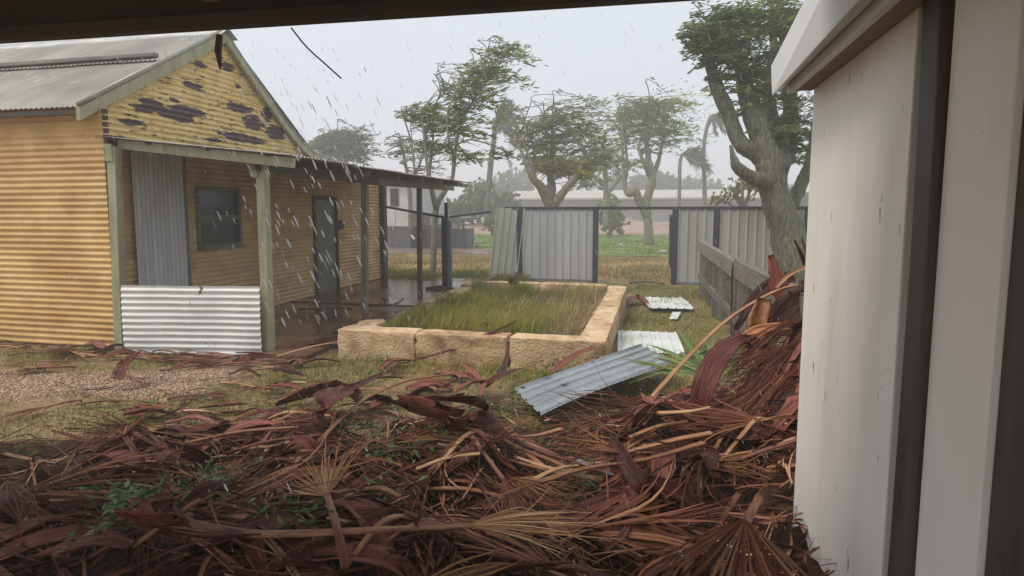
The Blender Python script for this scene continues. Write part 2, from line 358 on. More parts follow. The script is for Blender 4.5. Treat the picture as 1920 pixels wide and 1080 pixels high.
# ------------------------------------------------------------------ sheet metal
def corr_profile(v, pitch, amp): return amp * np.sin(2 * np.pi * v / pitch)
def rib_profile(v, pitch, amp):
    f = (v / pitch) % 1.0
    return amp * (np.clip(np.minimum(f, .22 - f) / .05, 0, 1))
def sheet(name, o, du, dv, L, W, mat_, parent=None, pitch=.076, amp=.009, profile=corr_profile, ext=None, cols=2, per=8, thick=.0025, attrs=None, bend=None, rows=None, step=1):
    """profiled metal sheet: corrugations run along du, repeat along dv; ext(v) gives the run of each row"""
    o = np.array(o, float); du = np.array(du, float); du /= np.linalg.norm(du); dv = np.array(dv, float); dv /= np.linalg.norm(dv)
    n = np.cross(du, dv)
    v = np.linspace(0, W, max(2, int(W / pitch * per) + 1)) if rows is None else rows
    s = np.linspace(0, 1, cols)
    h = profile(v, pitch, amp)
    V = np.zeros((len(v), cols, 3))
    UV = np.zeros((len(v), cols, 2))
    for i, vv in enumerate(v):
        a, b = ext(vv) if ext else (0, L)
        u = a + (b - a) * s
        V[i] = o + np.outer(u, du) + dv * vv + n * h[i]
        UV[i, :, 0] = u; UV[i, :, 1] = vv
    if bend is not None: V += bend(UV[..., 0], UV[..., 1])[..., None] * n
    idx = np.arange(len(v) * cols).reshape(len(v), cols)
    F = np.stack([idx[:-1, :-1], idx[:-1, 1:], idx[1:, 1:], idx[1:, :-1]], -1).reshape(-1, 4)
    at = {k: f(V.reshape(-1, 3)) for k, f in (attrs or {}).items()}
    me = np_mesh(name, V.reshape(-1, 3), F, at)
    ob = link(name, me, mat_, parent, True)
    sm = ob.modifiers.new('thickness', 'SOLIDIFY'); sm.thickness = thick; sm.offset = -1
    es = ob.modifiers.new('crisp_edges', 'EDGE_SPLIT'); es.split_angle = R(50)
    return ob


# ================================================================== SETTING
EDGE_X = [-9, -4.9, -4.27, -3.19, -2.28, -1.14, .12, .9, 2.5]
EDGE_Y = [3.0, 3.5, 3.69, 3.9, 4.3, 4.75, 5.45, 6.0, 6.6]
def pile(x, y):
    """height of the storm debris over the yard"""
    x = np.asarray(x, float); y = np.asarray(y, float)
    e = np.interp(x, EDGE_X, EDGE_Y) - y
    e = e + .75 * (fnoise(x, y, 1.1, 15) - .5) + .25 * (fnoise(x, y, 3.3, 16) - .5)
    h = sstep(0, 1.3, e) * (.06 + .34 * sstep(.2, .8, fnoise(x, y, 1.7, 3))) + .05 * sstep(.0, .4, e) * fnoise(x, y, 6, 5)
    h = h * (1 - .8 * sstep(.56, .64, fnoise(x, y, 1.25, 99)) * sstep(.9, -.2, x))
    h = h + .95 * np.exp(-(((x - 1.45) / .62) ** 2 + ((y - 4.6) / .95) ** 2)) * (.8 + .4 * fnoise(x, y, 3, 8))
    return h
GRAV = [(-5.0, 4.95, .85, .42), (-4.6, 5.35, .6, .28), (-6.2, 4.6, .9, .5)]
def gravel_mask(x, y):
    g = np.zeros_like(np.asarray(x, float))
    for cx, cy_, rx, ry in GRAV:
        g = np.maximum(g, 1.25 - (((x - cx) / rx) ** 2 + ((y - cy_) / ry) ** 2) * .8)
    return np.clip(g + .9 * (fnoise(x, y, 2.2, 11) - .5), 0, 1)
def ground_z(x, y):
    near = sstep(24, 14, y) * sstep(-30, -12, x) * sstep(20, 8, x)
    base = .05 * (fnoise(x, y, .8, 21) - .5) * near
    slab = sstep(-6.9, -6.6, x) * sstep(-3.5, -3.8, x) * sstep(5.9, 6.2, y) * sstep(15, 14.4, y)
    return base * (1 - slab) - .03 * slab + .5 * sstep(40, 90, y) * (fnoise(x, y, .03, 5) - .5)
def build_ground():
    xs = np.concatenate([[-900, -500, -250, -120, -70], np.linspace(-45, -9, 40), np.linspace(-8.9, 5, 150), np.linspace(5.3, 40, 40), [70, 120, 250, 500, 900]])
    ys = np.concatenate([[-300, -80, -20, -5], np.linspace(-1, 16, 170), np.linspace(16.3, 60, 90), [70, 85, 110, 160, 260, 500, 1200]])
    X, Y = np.meshgrid(xs, ys)
    Z = ground_z(X, Y)
    idx = np.arange(X.size).reshape(X.shape)
    F = np.stack([idx[:-1, :-1], idx[:-1, 1:], idx[1:, 1:], idx[1:, :-1]], -1).reshape(-1, 4)
    x, y = X.ravel(), Y.ravel()
    gravel = gravel_mask(x, y)
    mud = sstep(1.0, .2, np.abs(x + 4.4)) * sstep(5.4, 6.4, y) * sstep(15, 13, y)
    mud = np.maximum(mud, .8 * sstep(3.2, 4.6, y) * 0)
    mud = np.maximum(mud, sstep(43, 52, y + 4 * fnoise(x, y, .15, 9)))             # bare pink earth by the far sheds
    green = sstep(23.2, 25.5, y + 1.4 * fnoise(x, y, .5, 2)) * sstep(56, 44, y)
    tan = sstep(14.5, 16, y) * (1 - green) * sstep(70, 50, y)
    me = np_mesh('ground', np.stack([x, y, Z.ravel()], -1), F, {'gravel': gravel, 'mud': np.clip(mud, 0, 1), 'green': green, 'tan': tan})
    m = bpy.data.materials.new('yard_earth'); m.use_nodes = True
    N, L = m.node_tree.nodes, m.node_tree.links
    b = N['Principled BSDF']
    tc = N.new('ShaderNodeTexCoord')
    def noise(s, d=8, rgh=.6):
        n = N.new('ShaderNodeTexNoise'); n.inputs['Scale'].default_value = s; n.inputs['Detail'].default_value = d; n.inputs['Roughness'].default_value = rgh
        L.new(tc.outputs['Object'], n.inputs['Vector']); return n.outputs[0]
    def ramp(f, cols):
        r = N.new('ShaderNodeValToRGB'); e = r.color_ramp.elements
        while len(e) < len(cols): e.new(.5)
        for q, (p, c) in zip(e, cols): q.position = p; q.color = (*c, 1)
        L.new(f, r.inputs[0]); return r.outputs[0]
    def mixc(f, a, c):
        q = N.new('ShaderNodeMix'); q.data_type = 'RGBA'; L.new(f, q.inputs[0]); L.new(a, q.inputs[6]); L.new(c, q.inputs[7]); return q.outputs[2]
    def att(n):
        a = N.new('ShaderNodeAttribute'); a.attribute_name = n; return a.outputs['Fac']
    n1, n2, n3, nf = noise(1.1), noise(14), noise(.35), noise(70, 4)
    base = ramp(n2, [(.3, (.13, .075, .034)), (.5, (.27, .175, .075)), (.62, (.30, .24, .075)), (.75, (.20, .22, .045))])
    grav = ramp(nf, [(.3, (.19, .095, .055)), (.5, (.38, .235, .145)), (.7, (.55, .39, .26))])
    mudc = ramp(n2, [(.3, (.12, .055, .036)), (.5, (.23, .125, .09)), (.7, (.36, .235, .185))])
    grn = ramp(n2, [(.3, (.08, .14, .012)), (.5, (.14, .22, .02)), (.7, (.22, .27, .04))])
    tanc = ramp(n1, [(.3, (.23, .175, .035)), (.5, (.36, .24, .075)), (.68, (.40, .215, .09))])
    c = mixc(att('gravel'), base, grav)
    c = mixc(att('tan'), c, tanc); c = mixc(att('green'), c, grn); c = mixc(att('mud'), c, mudc)
    L.new(c, b.inputs['Base Color'])
    mr = N.new('ShaderNodeMapRange'); mr.inputs[1].default_value = .35; mr.inputs[2].default_value = .6; mr.inputs[3].default_value = .42; mr.inputs[4].default_value = .85
    L.new(n1, mr.inputs[0]); L.new(mr.outputs[0], b.inputs['Roughness'])
    bp = N.new('ShaderNodeBump'); bp.inputs['Strength'].default_value = .8; bp.inputs['Distance'].default_value = .03
    ad = N.new('ShaderNodeMath'); ad.operation = 'ADD'; L.new(n2, ad.inputs[0]); L.new(nf, ad.inputs[1])
    L.new(ad.outputs[0], bp.inputs['Height']); L.new(bp.outputs[0], b.inputs['Normal'])
    o = link('ground', me, m, None, True)
    tag(o, 'bare earth yard and paddock with gravel and thin grass', 'ground', kind='structure')
build_ground()

def slab_mat():
    def ex(nt, b, cr, nz, mp):
        N, L = nt.nodes, nt.links
        tc = N.new('ShaderNodeTexCoord')
        n = N.new('ShaderNodeTexNoise'); n.inputs['Scale'].default_value = .75; n.inputs['Detail'].default_value = 4
        L.new(tc.outputs['Object'], n.inputs['Vector'])
        r = N.new('ShaderNodeMapRange'); r.inputs[1].default_value = .46; r.inputs[2].default_value = .60; r.inputs[3].default_value = .06; r.inputs[4].default_value = .36
        L.new(n.outputs[0], r.inputs[0]); L.new(r.outputs[0], b.inputs['Roughness'])
    return mat('wet_red_concrete', [(.3, (.075, .032, .019)), (.5, (.14, .066, .040)), (.7, (.22, .125, .085))], 2.2, 8, (.1, .4), .12, 30, extra=ex)
M['slab'] = slab_mat()
mb = MB()
mb.box((-6.75, 6.3, -.08), (-3.95, 10.05, .03))
sl = mb.build('concrete_slab', M['slab'], bevel=.01)
tag(sl, 'wet red brown concrete floor under the cottage verandah', 'paving', kind='structure')
mb = MB()
mb.box((-6.75, 10.06, -.08), (-3.75, 14.6, .05))
s2 = mb.build('slab_bay', M['slab'], sl, bevel=.01)
# wet clay track beyond the fence, holding water
pts_n = [(-34, 21.5), (-20, 22.0), (-12, 22.7), (-6.3, 23.6), (-2.5, 24.6)]
pts_f = [(-34, 25.5), (-20, 26.2), (-12, 27.0), (-6.3, 26.9), (-2.5, 25.3)]
A = catmull([(a, b, 0) for a, b in pts_n], 40); B = catmull([(a, b, 0) for a, b in pts_f], 40)
A[:, 1] += .35 * np.sin(np.arange(40) * 1.7); B[:, 1] += .4 * np.sin(np.arange(40) * 1.3)
V = np.vstack([A, B]); V[:, 2] = .012
F = [(i, i + 1, 41 + i, 40 + i) for i in range(39)]
M['track'] = mat('wet_clay_track', [(.3, (.22, .15, .12)), (.7, (.36, .28, .24))], 1.2, 6, (.05, .3), .08, 20)
o = link('wet_track', np_mesh('wet_track', V, np.array(F)), M['track'])
tag(o, 'pale wet clay track holding rain water beyond the fence', 'track', kind='structure')

# ================================================================== COTTAGE
WX = -6.60                     # line of the gable wall
cot = empty('cottage', (WX, 6.15, 0), 'old yellow corrugated iron cottage with flaking gable and lean-to verandah', 'cottage')
YS, YR, ZR, ZE = 6.15, 8.47, 4.38, 2.93
# side wall towards the camera
for k in range(4):
    x1 = -6.46 - k * 1.83
    sheet('wall_sheet', (x1 - 1.86 - .002 * k, YS - .004 * (k % 2), .02), (1, 0, 0), (0, 0, 1), 1.86, 2.95, M['yellow'], cot, cols=8,
          bend=lambda u, v: .006 * np.sin(u * 3 + v * 2))
# rusted edge where the two walls meet
mb = MB()
for k in range(38):
    z0 = .05 + k * .076
    mb.box((-6.455, YS - .006 - .006 * (k % 2), z0), (-6.405, YS + .03, z0 + .055))
M['rust_edge'] = mat('rusted_sheet_edge', [(.3, (.03, .018, .014)), (.7, (.11, .06, .045))], 14, 6, (.6, .8), .3)
mb.build('corner_trim', M['rust_edge'], cot)
# gable: horizontal sheets cut to the roof slope
FL = [(285, 196, 24, 9), (275, 204, 26, 7), (318, 214, 30, 8), (345, 222, 18, 8), (352, 208, 33, 7), (248, 230, 25, 6), (362, 161, 19, 6), (326, 188, 9, 4), (376, 121, 11, 5),
      (426, 125, 12, 8), (446, 161, 6, 4), (448, 202, 24, 8), (475, 230, 18, 12), (516, 248, 17, 12), (455, 259, 40, 7), (500, 215, 10, 12), (410, 100, 6, 8), (400, 262, 14, 4)]
FLW = []
for (u, v, du_, dv_) in FL:
    c = XP(u, v, WX); a = XP(u - du_, v, WX); b_ = XP(u + du_, v, WX); t = XP(u, v - dv_, WX)
    FLW.append((c[1], c[2], abs(b_[1] - a[1]) / 2, abs(t[2] - c[2])))
def flake(P):
    f = np.full(len(P), -1.5)
    for (cy_, cz, ry, rz) in FLW:
        f = np.maximum(f, 1.1 - ((P[:, 1] - cy_) / ry / 1.25) ** 2 - ((P[:, 2] - cz) / rz / 1.35) ** 2)
    return np.clip(f, -.55, 1)
GB = 2.55
def gable_ext(v):
    z = GB + v
    yl = 6.18 + (z - ZE) / (ZR - ZE) * (YR - 6.18) if z > ZE else 6.18
    yr = 10.76 - (z - ZE) / (ZR - ZE) * (10.76 - YR) if z > ZE else 10.76
    return (yl - 6.0, max(yr - 6.0, yl - 6.0 + .01))
sheet('gable_wall', (WX, 6.0, GB), (0, 1, 0), (0, 0, 1), 1, ZR - GB - .03, M['gable'], cot, ext=gable_ext, cols=90, attrs={'flake': flake}, amp=.011)
# lower wall behind the verandah, in sheets round window and door
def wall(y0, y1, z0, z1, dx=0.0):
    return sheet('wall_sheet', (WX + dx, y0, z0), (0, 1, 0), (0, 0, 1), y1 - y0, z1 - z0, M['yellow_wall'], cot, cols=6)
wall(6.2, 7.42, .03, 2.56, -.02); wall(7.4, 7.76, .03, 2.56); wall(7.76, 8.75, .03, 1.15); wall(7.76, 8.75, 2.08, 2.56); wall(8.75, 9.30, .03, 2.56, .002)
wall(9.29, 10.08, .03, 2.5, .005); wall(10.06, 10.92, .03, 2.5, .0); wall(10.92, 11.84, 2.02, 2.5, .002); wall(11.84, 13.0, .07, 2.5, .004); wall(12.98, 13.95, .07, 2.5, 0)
# grey upright panel
sheet('grey_panel', (WX + .05, 6.62, .03), (0, 0, 1), (0, 1, 0), 2.45, .86, M['grey_tin'], cot, pitch=.076, amp=-.009)
MB().box((WX + .03, 7.485, .03), (WX + .075, 7.53, 2.5)).build('panel_batten', M['green_dark'], cot)
MB().box((WX + .01, 9.20, .03), (WX + .07, 9.31, 2.5)).build('wall_cover_strip', M['dark_wood'], cot)
# window
wy0, wy1, wz0, wz1 = 7.76, 8.75, 1.15, 2.08
mb = MB()
fx0, fx1 = WX - .05, WX + .035
mb.box((fx0, wy0, wz0), (fx1, wy0 + .055, wz1)); mb.box((fx0, wy1 - .055, wz0), (fx1, wy1, wz1))
mb.box((fx0, wy0 + .055, wz1 - .055), (fx1, wy1 - .055, wz1)); mb.box((fx0, wy0 + .055, wz0), (fx1, wy1 - .055, wz0 + .06))
win = mb.build('window', M['frame'], cot, bevel=.004)
MB().box((WX - .035, wy0 + .055, 1.565), (WX + .018, wy1 - .055, 1.65)).build('meeting_rail', M['frame'], win)
MB().box((WX - .03, wy0 + .055, wz0 + .06), (WX - .018, wy1 - .055, 1.565)).build('pane', M['glass'], win)
MB().box((WX - .03, wy0 + .055, 1.65), (WX - .018, wy1 - .055, wz1 - .055)).build('pane', M['glass'], win)
MB().box((WX + .035, wy0 - .03, wz0 - .03), (WX + .085, wy1 + .03, wz0 + .005)).build('sill', M['frame'], win)
# door
mb = MB()
mb.box((WX - .04, 10.92, .03), (WX + .05, 11.0, 2.02)); mb.box((WX - .04, 11.77, .05), (WX + .05, 11.84, 2.02)); mb.box((WX - .04, 11.0, 1.94), (WX + .05, 11.77, 2.02))
mb.build('door_frame', M['dark_wood'], cot, bevel=.004)
MB().box((WX - .02, 11.0, .06), (WX + .015, 11.77, 1.94)).build('door', M['green_dark'], cot, bevel=.004)
dr = cot.children[-1]
MB().tube([(WX + .015, 11.68, 1.0), (WX + .06, 11.68, 1.0), (WX + .065, 11.6, 1.0)], .012, 6).build('handle', M['black'], dr)
mb = MB()
for a in range(1): mb.tube([(WX + .0, 11.97, 1.42), (WX + .07, 11.97, 1.42)], .1, 14)
mb.build('wall_lamp', M['black'], cot, bevel=.01)
# far corner
MB().box((WX - .02, 13.93, .03), (WX + .12, 14.12, 2.5)).build('corner_post', M['dark_wood'], cot, bevel=.006)
MB().box((-12.5, 14.0, 0), (WX - .03, 14.08, 2.5)).build('rear_wall', M['yellow_wall'], cot)
# main roof, near slope, in sheets
sl_up = np.array([0, YR - 5.93, ZR + .05 - 2.90]); LS = float(np.linalg.norm(sl_up)); sl_up /= LS
for k in range(8):
    x1 = -6.5 - k * .762
    sheet('roof_sheet', (x1, 5.93, 2.915 + .004 * (k % 2)), sl_up, (-1, 0, 0), LS * .56 + .05, .79, M['roof_tin'], cot, amp=-.008)
    p = np.array((x1, 5.93, 2.90)) + sl_up * LS * .53
    sheet('roof_sheet', tuple(p + np.array((0, 0, .045 + .004 * (k % 2)))), sl_up, (-1, 0, 0), LS * .46, .79, M['roof_tin'], cot, amp=-.008)
# step in the roof where upper sheets lap the lower ones
q = np.array((0, 5.93, 2.90)) + sl_up * LS * .60
mb = MB().beam((-12.6, q[1] - .1, q[2] + .03), (-6.75, q[1] - .1, q[2] + .03), .10, .06)
mb.build('roof_flashing', M['roof_dark'], cot, bevel=.012)
# ridge capping
mb = MB()
mb.add([(-12.6, YR - .19, ZR - .02), (-6.42, YR - .19, ZR - .02), (-6.42, YR - .02, ZR + .105), (-12.6, YR - .02, ZR + .105), (-12.6, YR + .19, ZR - .02), (-6.42, YR + .19, ZR - .02)], [(0, 1, 2, 3), (3, 2, 5, 4)])
mb.tube([(-12.6, YR, ZR + .10), (-6.42, YR, ZR + .10)], .03, 8)
M['ridge'] = mat('pale_ridge_cap', [(.3, (.42, .43, .42)), (.7, (.56, .57, .56))], 3, 5, (.3, .5), .04)
mb.build('ridge_cap', M['ridge'], cot)
# far slope
sl_dn = np.array([0, 10.95 - YR, 2.80 - ZR - .05]); L2 = float(np.linalg.norm(sl_dn)); sl_dn /= L2
sheet('roof_sheet', (-6.5, YR, ZR + .05), sl_dn, (-1, 0, 0), L2, 6.1, M['roof_tin'], cot, amp=.008)
sheet('rear_roof_sheet', (-6.5, 10.9, 2.80), (0, 1, -.08), (-1, 0, 0), 3.3, 6.1, M['roof_dark'], cot, amp=.008)
# barge boards
def barge(pts, w, name='barge_board', x=-6.53):
    mb = MB()
    for a, b in zip(pts[:-1], pts[1:]):
        mb.hexa([(x - .03, a[0], a[1] - w), (x + .03, a[0], a[1] - w), (x + .03, b[0], b[1] - w), (x - .03, b[0], b[1] - w),
                 (x - .03, a[0], a[1]), (x + .03, a[0], a[1]), (x + .03, b[0], b[1]), (x - .03, b[0], b[1])])
    return mb.build(name, M['green_paint'], cot)
barge([(5.9, 2.90), (YR, ZR + .055)], .15)
rk = [(YR + .002, ZR + .055), (9.2, 3.86), (10.0, 3.28), (10.5, 2.97), (10.9, 2.82), (11.6, 2.73), (12.5, 2.66)]
barge(rk, .12)
# rolled capping along both rakes
mb = MB().tube([(-6.52, 5.9, 2.93), (-6.52, YR, ZR + .09)], .035, 8)
mb.build('barge_capping', M['roof_tin'], cot, True)
mb = MB().tube([(-6.52, a, b + .03) for a, b in rk], .03, 8)
mb.build('barge_capping', M['roof_tin'], cot, True)
# fibre eave end under the near roof
MB().box((-12.6, 5.97, 2.84), (-6.57, 6.0, 2.89)).build('eave_batten', M['brown_wood'], cot)

# ---- verandah
PX = -4.55
mb = MB().beam((-6.42, 6.17, .0), (-6.33, 6.16, 2.47), .12, .10, (0, 1, 0)); mb.build('post', M['green_paint'], cot, bevel=.006)
mb = MB().box((-6.40, 6.095, 2.30), (-6.30, 6.11, 2.50)); mb.build('post_cleat', M['green_paint'], cot)
mb = MB().beam((PX, 6.46, 0), (PX + .01, 6.46, 2.27), .11, .11, (0, 1, 0)); mb.build('post', M['green_paint'], cot, bevel=.006)
MB().box((PX - .085, 6.385, 2.10), (PX - .01, 6.402, 2.28)).build('post_cleat', M['green_paint'], cot)
mb = MB().beam((-4.70, 9.28, 0), (-4.64, 9.28, 2.17), .10, .09, (0, 1, 0)); mb.build('post', M['post_grey'], cot, bevel=.006)
mb = MB().beam((-4.60, 11.5, 0), (-4.58, 11.5, 2.20), .09, .085, (0, 1, 0)); mb.build('post', M['brown_wood'], cot, bevel=.006)
mb = MB().beam((-6.36, 6.27, 2.515), (-3.98, 6.25, 2.245), .05, .115); mb.build('end_beam', M['green_paint'], cot, bevel=.005)
mb = MB().beam((PX, 6.3, 2.24), (PX - .02, 9.6, 2.20), .055, .12); mb.build('eave_beam', M['dark_wood'], cot, bevel=.004)
mb = MB().beam((PX - .02, 9.6, 2.20), (PX, 13.5, 2.24), .055, .12); mb.build('eave_beam', M['post_grey'], cot, bevel=.004)
RZ0, RZ1 = 2.605, 2.325          # roof height at wall and at eave
for k, y in enumerate([7.35, 8.4, 9.45, 10.5, 11.55, 12.55, 13.25]):
    zz = [0, -.02, -.02, -.01, 0, .0, 0][k]
    MB().beam((-6.58, y, RZ0 - .075), (-4.12, y, RZ1 - .050 + zz), .05, .08).build('rafter', M['post_grey'] if k > 0 else M['dark_wood'], cot, bevel=.004)
MB().beam((-6.54, 6.3, 2.58), (-6.54, 13.3, 2.58), .05, .10).build('wall_plate', M['dark_wood'], cot)
dn = np.array([-3.98 - WX, 0, RZ1 - RZ0]); LD = float(np.linalg.norm(dn)); dn /= LD
for k in range(9):
    y0 = 6.13 + k * .762
    w = .785 if k < 8 else .75
    sheet('verandah_roof_sheet', (WX + .03, y0, RZ0 + .006 * (k % 2) - .012 * math.sin(k / 8 * math.pi)), dn, (0, 1, 0), LD + .02 * math.sin(k * 2.1), w, M['roof_tin'], cot, amp=.009)
for x_ in (-5.9, -5.1, -4.3):
    z_ = RZ0 + (x_ - WX) / (-3.98 - WX) * (RZ1 - RZ0) - .024
    MB().beam((x_, 6.2, z_), (x_, 13.4, z_), .05, .026).build('purlin', M['dark_wood'], cot)
# white corrugated screen between the two front posts
def rust(P):
    t = np.abs((P[:, 0] + 5.28) + .02 * np.sin(P[:, 2] * 30)) / .05
    r1 = (1.0 - t) * np.clip((P[:, 2] - .42) / .4, 0, 1) * 1.0
    r2 = np.clip(1 - np.abs(P[:, 2] - .12) / .07, 0, 1) * np.clip(1.2 - np.abs(P[:, 0] + 5.4) / .9, 0, 1) * .5
    return np.clip(np.maximum(r1, r2), 0, 1)
sdir = np.array([1.72, .29, 0])
sheet('screen_sheet', (-6.26, 6.055, -.02), sdir, (0, 0, 1), 1.72, .836, M['white_tin'], cot, cols=70, attrs={'rust': rust}, amp=.010, bend=lambda u, v: .010 * np.sin(u * 4.1 + 1) * np.sin(v * 5) + .006 * np.sin(u * 9))

M['rafter_wood'] = mat('rafter_wood', [(.3, (.22, .15, .11)), (.7, (.36, .26, .19))], 6, 6, (.5, .7), .2, 40)
# ================================================================== METAL FENCE
fen = empty('metal_fence', (.4, 14.7, 0), 'pale ribbed metal sheet fence with dark blue posts along the yard back', 'fence')
FY, FH = 14.7, 1.79
posts = [-3.25, -1.40, .42, 1.33, 3.25, 5.1]
for x in posts:
    MB().box((x - .065, FY - .05, -.05), (x + .065, FY + .05, FH - .02)).build('fence_post', M['steel_blue'], fen, bevel=.008)
def fpanel(x0, x1, m, zb=.06):
    sheet('fence_panel', (x0, FY + .0, zb), (0, 0, 1), (1, 0, 0), FH - .04 - zb, x1 - x0, m, fen, pitch=.19, amp=-.028, profile=rib_profile, per=20, thick=.002)
fpanel(-3.18, -1.47, M['fence_grey']); fpanel(.49, 1.26, M['fence_cream']); fpanel(1.40, 3.18, M['fence_cream']); fpanel(3.32, 5.03, M['fence_cream'])
for x0, x1 in ((-3.62, -1.40), (-1.395, .42), (.425, 1.33), (1.335, 3.25), (3.255, 5.1)):
    MB().box((x0, FY - .03, FH - .04), (x1, FY + .03, FH + .03)).build('top_rail', M['steel_blue'], fen, bevel=.004)
for x0, x1 in ((-3.18, -1.47), (.49, 1.26), (1.4, 3.18), (3.32, 5.03)):
    MB().box((x0, FY - .03, .02), (x1, FY + .03, .075)).build('bottom_rail', M['steel_edge'], fen)
o = sheet('loose_fence_panel', (-4.03, 14.62, .0), (.115, .02, 1), (1, .05, 0), 1.80, .80, M['fence_olive'], None, pitch=.17, amp=-.028, profile=rib_profile, per=20)
tag(o, 'loose olive grey ribbed fence sheet leaning askew beside the end post', 'sheet metal')
g = empty('metal_gate', (.36, 14.78, 0), 'dark metal gate standing open on the post of the fence opening', 'gate')
for z in (.42, 1.6): MB().beam((.36, 14.78, z), (.33, 15.9, z), .04, .05).build('gate_rail', M['steel_blue'], g)
for y in (14.8, 15.88): MB().beam((.355, y, .4), (.355 - .02 * (y > 15), y, 1.62), .05, .05, (0, 1, 0)).build('gate_stile', M['steel_blue'], g)
sheet('gate_sheet', (.352, 14.83, .45), (0, 0, 1), (-.02, 1, 0), 1.12, 1.03, M['steel_blue'], g, pitch=.15, amp=.015, profile=rib_profile, per=16)
fr = empty('bare_fence_frame', (-4.37, 12.5, 0), 'dark blue steel post with two bare rails stripped of their sheets', 'fence frame')
MB().box((-4.47, 12.44, 0), (-4.345, 12.56, 1.56)).build('fence_post', M['steel_blue'], fr, bevel=.006)
MB().box((-4.342, 12.45, 0), (-4.265, 12.55, 1.50)).build('channel', M['steel_edge'], fr, bevel=.006)
MB().box((-4.41, 12.47, 1.56), (-4.34, 12.53, 1.90)).build('post_stub', M['steel_blue'], fr, bevel=.004)
MB().beam((-4.45, 12.52, 1.585), (-6.47, 13.9, 1.83), .045, .05).build('rail', M['steel_blue'], fr)
MB().beam((-4.30, 12.54, 1.59), (-3.93, 14.45, 1.70), .045, .05).build('rail', M['steel_blue'], fr)
MB().tube([(-4.75, 12.2, .07), (-4.45, 12.35, .09), (-4.1, 12.33, .06)], [.03, .05, .03], 6).build('footing', M['dark_wood'], fr)

# ================================================================== LIMESTONE PLANTER
pl = empty('limestone_planter', (-2.05, 8.8, 0), 'raised garden bed walled with big sandy limestone blocks', 'planter')
BH = .335
def block(x0, y0, x1, y1, top=BH, seed=0):
    r = np.random.default_rng(int(abs(x0 * 97 + y0 * 31) * 10) + seed)
    import bmesh
    bm = bmesh.new()
    bmesh.ops.create_cube(bm, size=1.0)
    bmesh.ops.subdivide_edges(bm, edges=bm.edges[:], cuts=7, use_grid_fill=True)
    for v in bm.verts:
        e = sum(abs(abs(c) - .5) < 1e-4 for c in v.co)
        k = .0015 * (e >= 2) + .004 * (e == 3)
        p = Vector((x0 + (v.co.x + .5) * (x1 - x0), y0 + (v.co.y + .5) * (y1 - y0), -.04 + (v.co.z + .5) * (top + .04)))
        cdir = (Vector(((x0 + x1) / 2, (y0 + y1) / 2, top / 2)) - p).normalized()
        if e >= 2 and r.uniform() < .10: k += r.uniform(.008, .028)
        p += cdir * (k * r.uniform(.6, 1.8)) + Vector(r.normal(0, .005, 3))
        v.co = p
    me = bpy.data.meshes.new('block'); bm.to_mesh(me); bm.free()
    o = link('block', me, M['limestone'], pl, True)
    b = o.modifiers.new('b', 'BEVEL'); b.width = .006; b.limit_method = 'ANGLE'; b.angle_limit = R(50)
    o.modifiers.new('crisp', 'EDGE_SPLIT').split_angle = R(38)
    return o
block(-3.60, 6.40, -2.64, 6.70); block(-2.63, 6.41, -1.575, 6.70, .33); block(-1.53, 6.405, -.495, 6.70, .335)
y = 6.715
for k in range(4):
    block(-.80, y, -.495, y + 1.07, .33 + .006 * (k % 2)); y += 1.075
block(-.83, 11.02, -.50, 11.34, .35)
block(-3.58, 6.715, -3.28, 7.12, .335); block(-3.52, 9.0, -3.2, 9.75, .30); block(-3.5, 9.8, -3.2, 10.7, .33); block(-3.5, 10.75, -3.18, 11.5, .36)
for x in (-3.15, -2.1): block(x, 11.2, x + 1.02, 11.5, .36)
block(-1.06, 11.18, -.86, 11.46, .36)
xs, ys = np.linspace(-3.28, -.78, 40), np.linspace(6.69, 11.22, 60)
X, Y = np.meshgrid(xs, ys); idx = np.arange(X.size).reshape(X.shape)
F = np.stack([idx[:-1, :-1], idx[:-1, 1:], idx[1:, 1:], idx[1:, :-1]], -1).reshape(-1, 4)
link('planting_soil', np_mesh('planting_soil', np.stack([X.ravel(), Y.ravel(), .17 + .14 * fnoise(X, Y, 2.2, 4).ravel()], -1), F), M['soil'], pl, True)

# ================================================================== TIMBER RAIL FENCE
tf = empty('timber_fence', (.9, 9, 0), 'grey weathered timber rail fence with upright boards beside the shed', 'fence')
def tb(name, a, b, w, h, up=(0, 0, 1)): return MB().beam(a, b, w, h, up).build(name, M['rail_wood'], tf, bevel=.006)
tb('top_rail', (.83, 12.75, 1.02), (.95, 7.95, .98), .045, .19); tb('top_rail', (.957, 7.93, .995), (1.03, 4.2, 1.02), .045, .19)
tb('cap_rail', (.86, 12.8, 1.125), (.98, 7.95, 1.085), .10, .022); tb('cap_rail', (.985, 7.93, 1.10), (1.06, 4.2, 1.125), .10, .022)
tb('bottom_rail', (.85, 12.7, .42), (1.0, 6.0, .40), .05, .12)
for y in (12.72, 10.4, 8.2, 6.2):
    xx = .92 + (12.75 - y) * .022
    tb('fence_post', (xx, y, -.05), (xx, y, 1.10), .12, .12, (0, 1, 0))
rr = np.random.default_rng(3)
for y in (12.4, 12.1, 11.75, 11.1, 10.75, 9.7, 9.3, 8.95, 7.8, 7.55, 6.9, 6.6):
    xx = .885 + (12.75 - y) * .022
    tb('upright_board', (xx + .06, y, .12), (xx + .06 + rr.normal(0, .01), y + rr.normal(0, .01), 1.0), .025, .24, (1, 0, 0))
MB().tube(catmull([(.96, 7.95, 1.12), (.925, 7.94, 1.0), (.93, 7.93, .6), (.94, 7.9, .1)], 12), .012, 6).build('cable', M['black'], tf)

